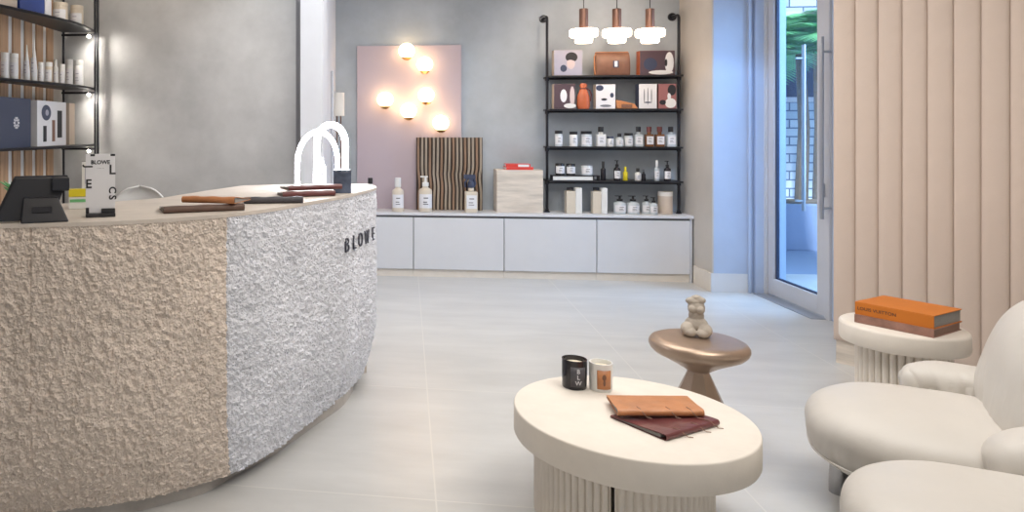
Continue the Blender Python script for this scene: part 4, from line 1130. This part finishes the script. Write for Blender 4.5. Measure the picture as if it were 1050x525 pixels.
def lbox(k, px0, px1, pyt, name, label, m_, group, dx=.05, x_=XI+.02, pyh=None):
    a, b = onX(px0, 100, x_), onX(px1, 100, x_); top = onX((px0+px1)/2, pyt, x_).z
    t = thing(name, label, 'box', (x_, (a.y+b.y)/2, SH[k]+.0006), 0, group); hy = abs(b.y-a.y)/2-.003; h = top-SH[k]
    link('carton', bx(-dx, 0, -hy, hy, 0, h), m_, t, bevel=.002)
    return t, hy, h
lbox(0, -8, 18, -20, 'carton_box', 'white and brown printed carton at the far left of the upper shelf', 'beige_card', 'cartons on the left shelving')
lbox(0, 20, 46, -14, 'carton_box', 'deep blue carton on the upper left shelf', 'blue', 'cartons on the left shelving')
lbox(0, 46.5, 53, -14, 'carton_box', 'narrow white carton beside the blue one on the upper left shelf', 'label', 'cartons on the left shelving')
t, hy, h = lbox(2, -6, 32, 100, 'carton_box', 'large navy box with a round white flower emblem on the lower left shelf', 'navy', 'cartons on the left shelving')
b_ = NB(); cy, cz = hy*.15, h*.5
for k in range(10):
    a = 2*PI*k/10
    for rr0, sz in ((.018, .007), (.032, .010)):
        ball(b_, (.0012, cy+rr0*math.cos(a), cz+rr0*math.sin(a)), (.0008, sz*.8, sz*.8), seg=8, rings=6)
link('flower_emblem', b_, 'label', t)
t, hy, h = lbox(2, 38, 68, 104, 'hair_tool_set', 'boxed hair tool set with a round brush printed on its white front', 'label', 'cartons on the left shelving', dx=.06)
b_ = NB(); ball(b_, (.0012, -hy*.42, h*.74), (.0008, .075, .055)); link('printed_brush', b_, 'navy', t)
b_ = NB(); ball(b_, (.0024, -hy*.38, h*.74), (.0008, .026, .022)); link('printed_hole', b_, 'print_grey', t)
b_ = NB(); box(b_, .0004, .0016, -hy*.62, -hy*.40, h*.1, h*.45); box(b_, .0004, .0016, hy*.35, hy*.68, h*.18, h*.80); link('printed_tools', b_, 'ink', t)
link('printed_comb', bx(.0004, .0016, -hy*.02, hy*.18, h*.1, h*.58), 'brown_leather', t)
lbox(2, 71, 77, 106, 'carton_box', 'thin cream carton behind the boxed hair tool set', 'beige_card', 'cartons on the left shelving')

# ============================================================ OUTSIDE
t = thing('planter_box', 'long blue grey planter outside the glass door', 'planter', (5.1, 9.3, -.02))
b_ = NB(); box(b_, -1.2, 1.6, -.25, .25, 0, .54); link('trough', b_, 'planter', t, bevel=.01)
link('soil', bx(-1.15, 1.55, -.2, .2, .541, .56), 'bark', t)
def palm(x, y, z0, hgt, label, seed, nf=22, fl=1.1):
    t = thing('palm_plant', label, 'plant', (x, y, z0), 0, 'palms outside the door')
    rnd = random.Random(seed)
    link('trunk', tb([(0, 0, 0), (.03, 0, hgt*.5), (0, .02, hgt)], lambda u: .07-.02*u, 10), 'bark', t)
    for k in range(nf):
        a = 2*PI*k/nf+rnd.random()*.3; el = .2+1.0*rnd.random(); b_ = NB(); L_ = fl*(.8+.4*rnd.random()); P = []
        for j in range(13):
            u = j/12; r_ = L_*u*math.cos(el*(1-u*.3)); z = L_*(u*math.sin(el)-.55*u*u)
            P.append(Vector((r_*math.cos(a), r_*math.sin(a), hgt+z)))
        tube(b_, P, lambda u: .008*(1-u)+.002, 5)
        sd_ = Vector((-math.sin(a), math.cos(a), 0))
        for j in range(2, 13):
            for s_ in (-1, 1):
                for f2 in (0, .5):
                    pj = P[j-1].lerp(P[j], f2); ll = .30*math.sin(PI*(j/13))**.5*fl
                    tip = pj+sd_*s_*ll+(P[min(j, 12)]-P[j-1]).normalized()*ll*.5+Vector((0, 0, -.25*ll))
                    wd = (P[j]-P[j-1]).normalized()*.014
                    v = [b_.verts.new(q) for q in (pj-wd, pj+wd, pj.lerp(tip, .6)+wd*1.1+Vector((0, 0, .01)), tip, pj.lerp(tip, .6)-wd*.6+Vector((0, 0, .01)))]
                    b_.faces.new(v)
        link('frond', b_, 'leaf', t)
    return t
palm(5.12, 9.35, .545, 1.75, 'leafy green palm in the planter outside the glass door', 5, 26, .95)
palm(6.6, 11.65, -.02, 2.9, 'taller palm farther off outside the glass door', 8, 24, .8)
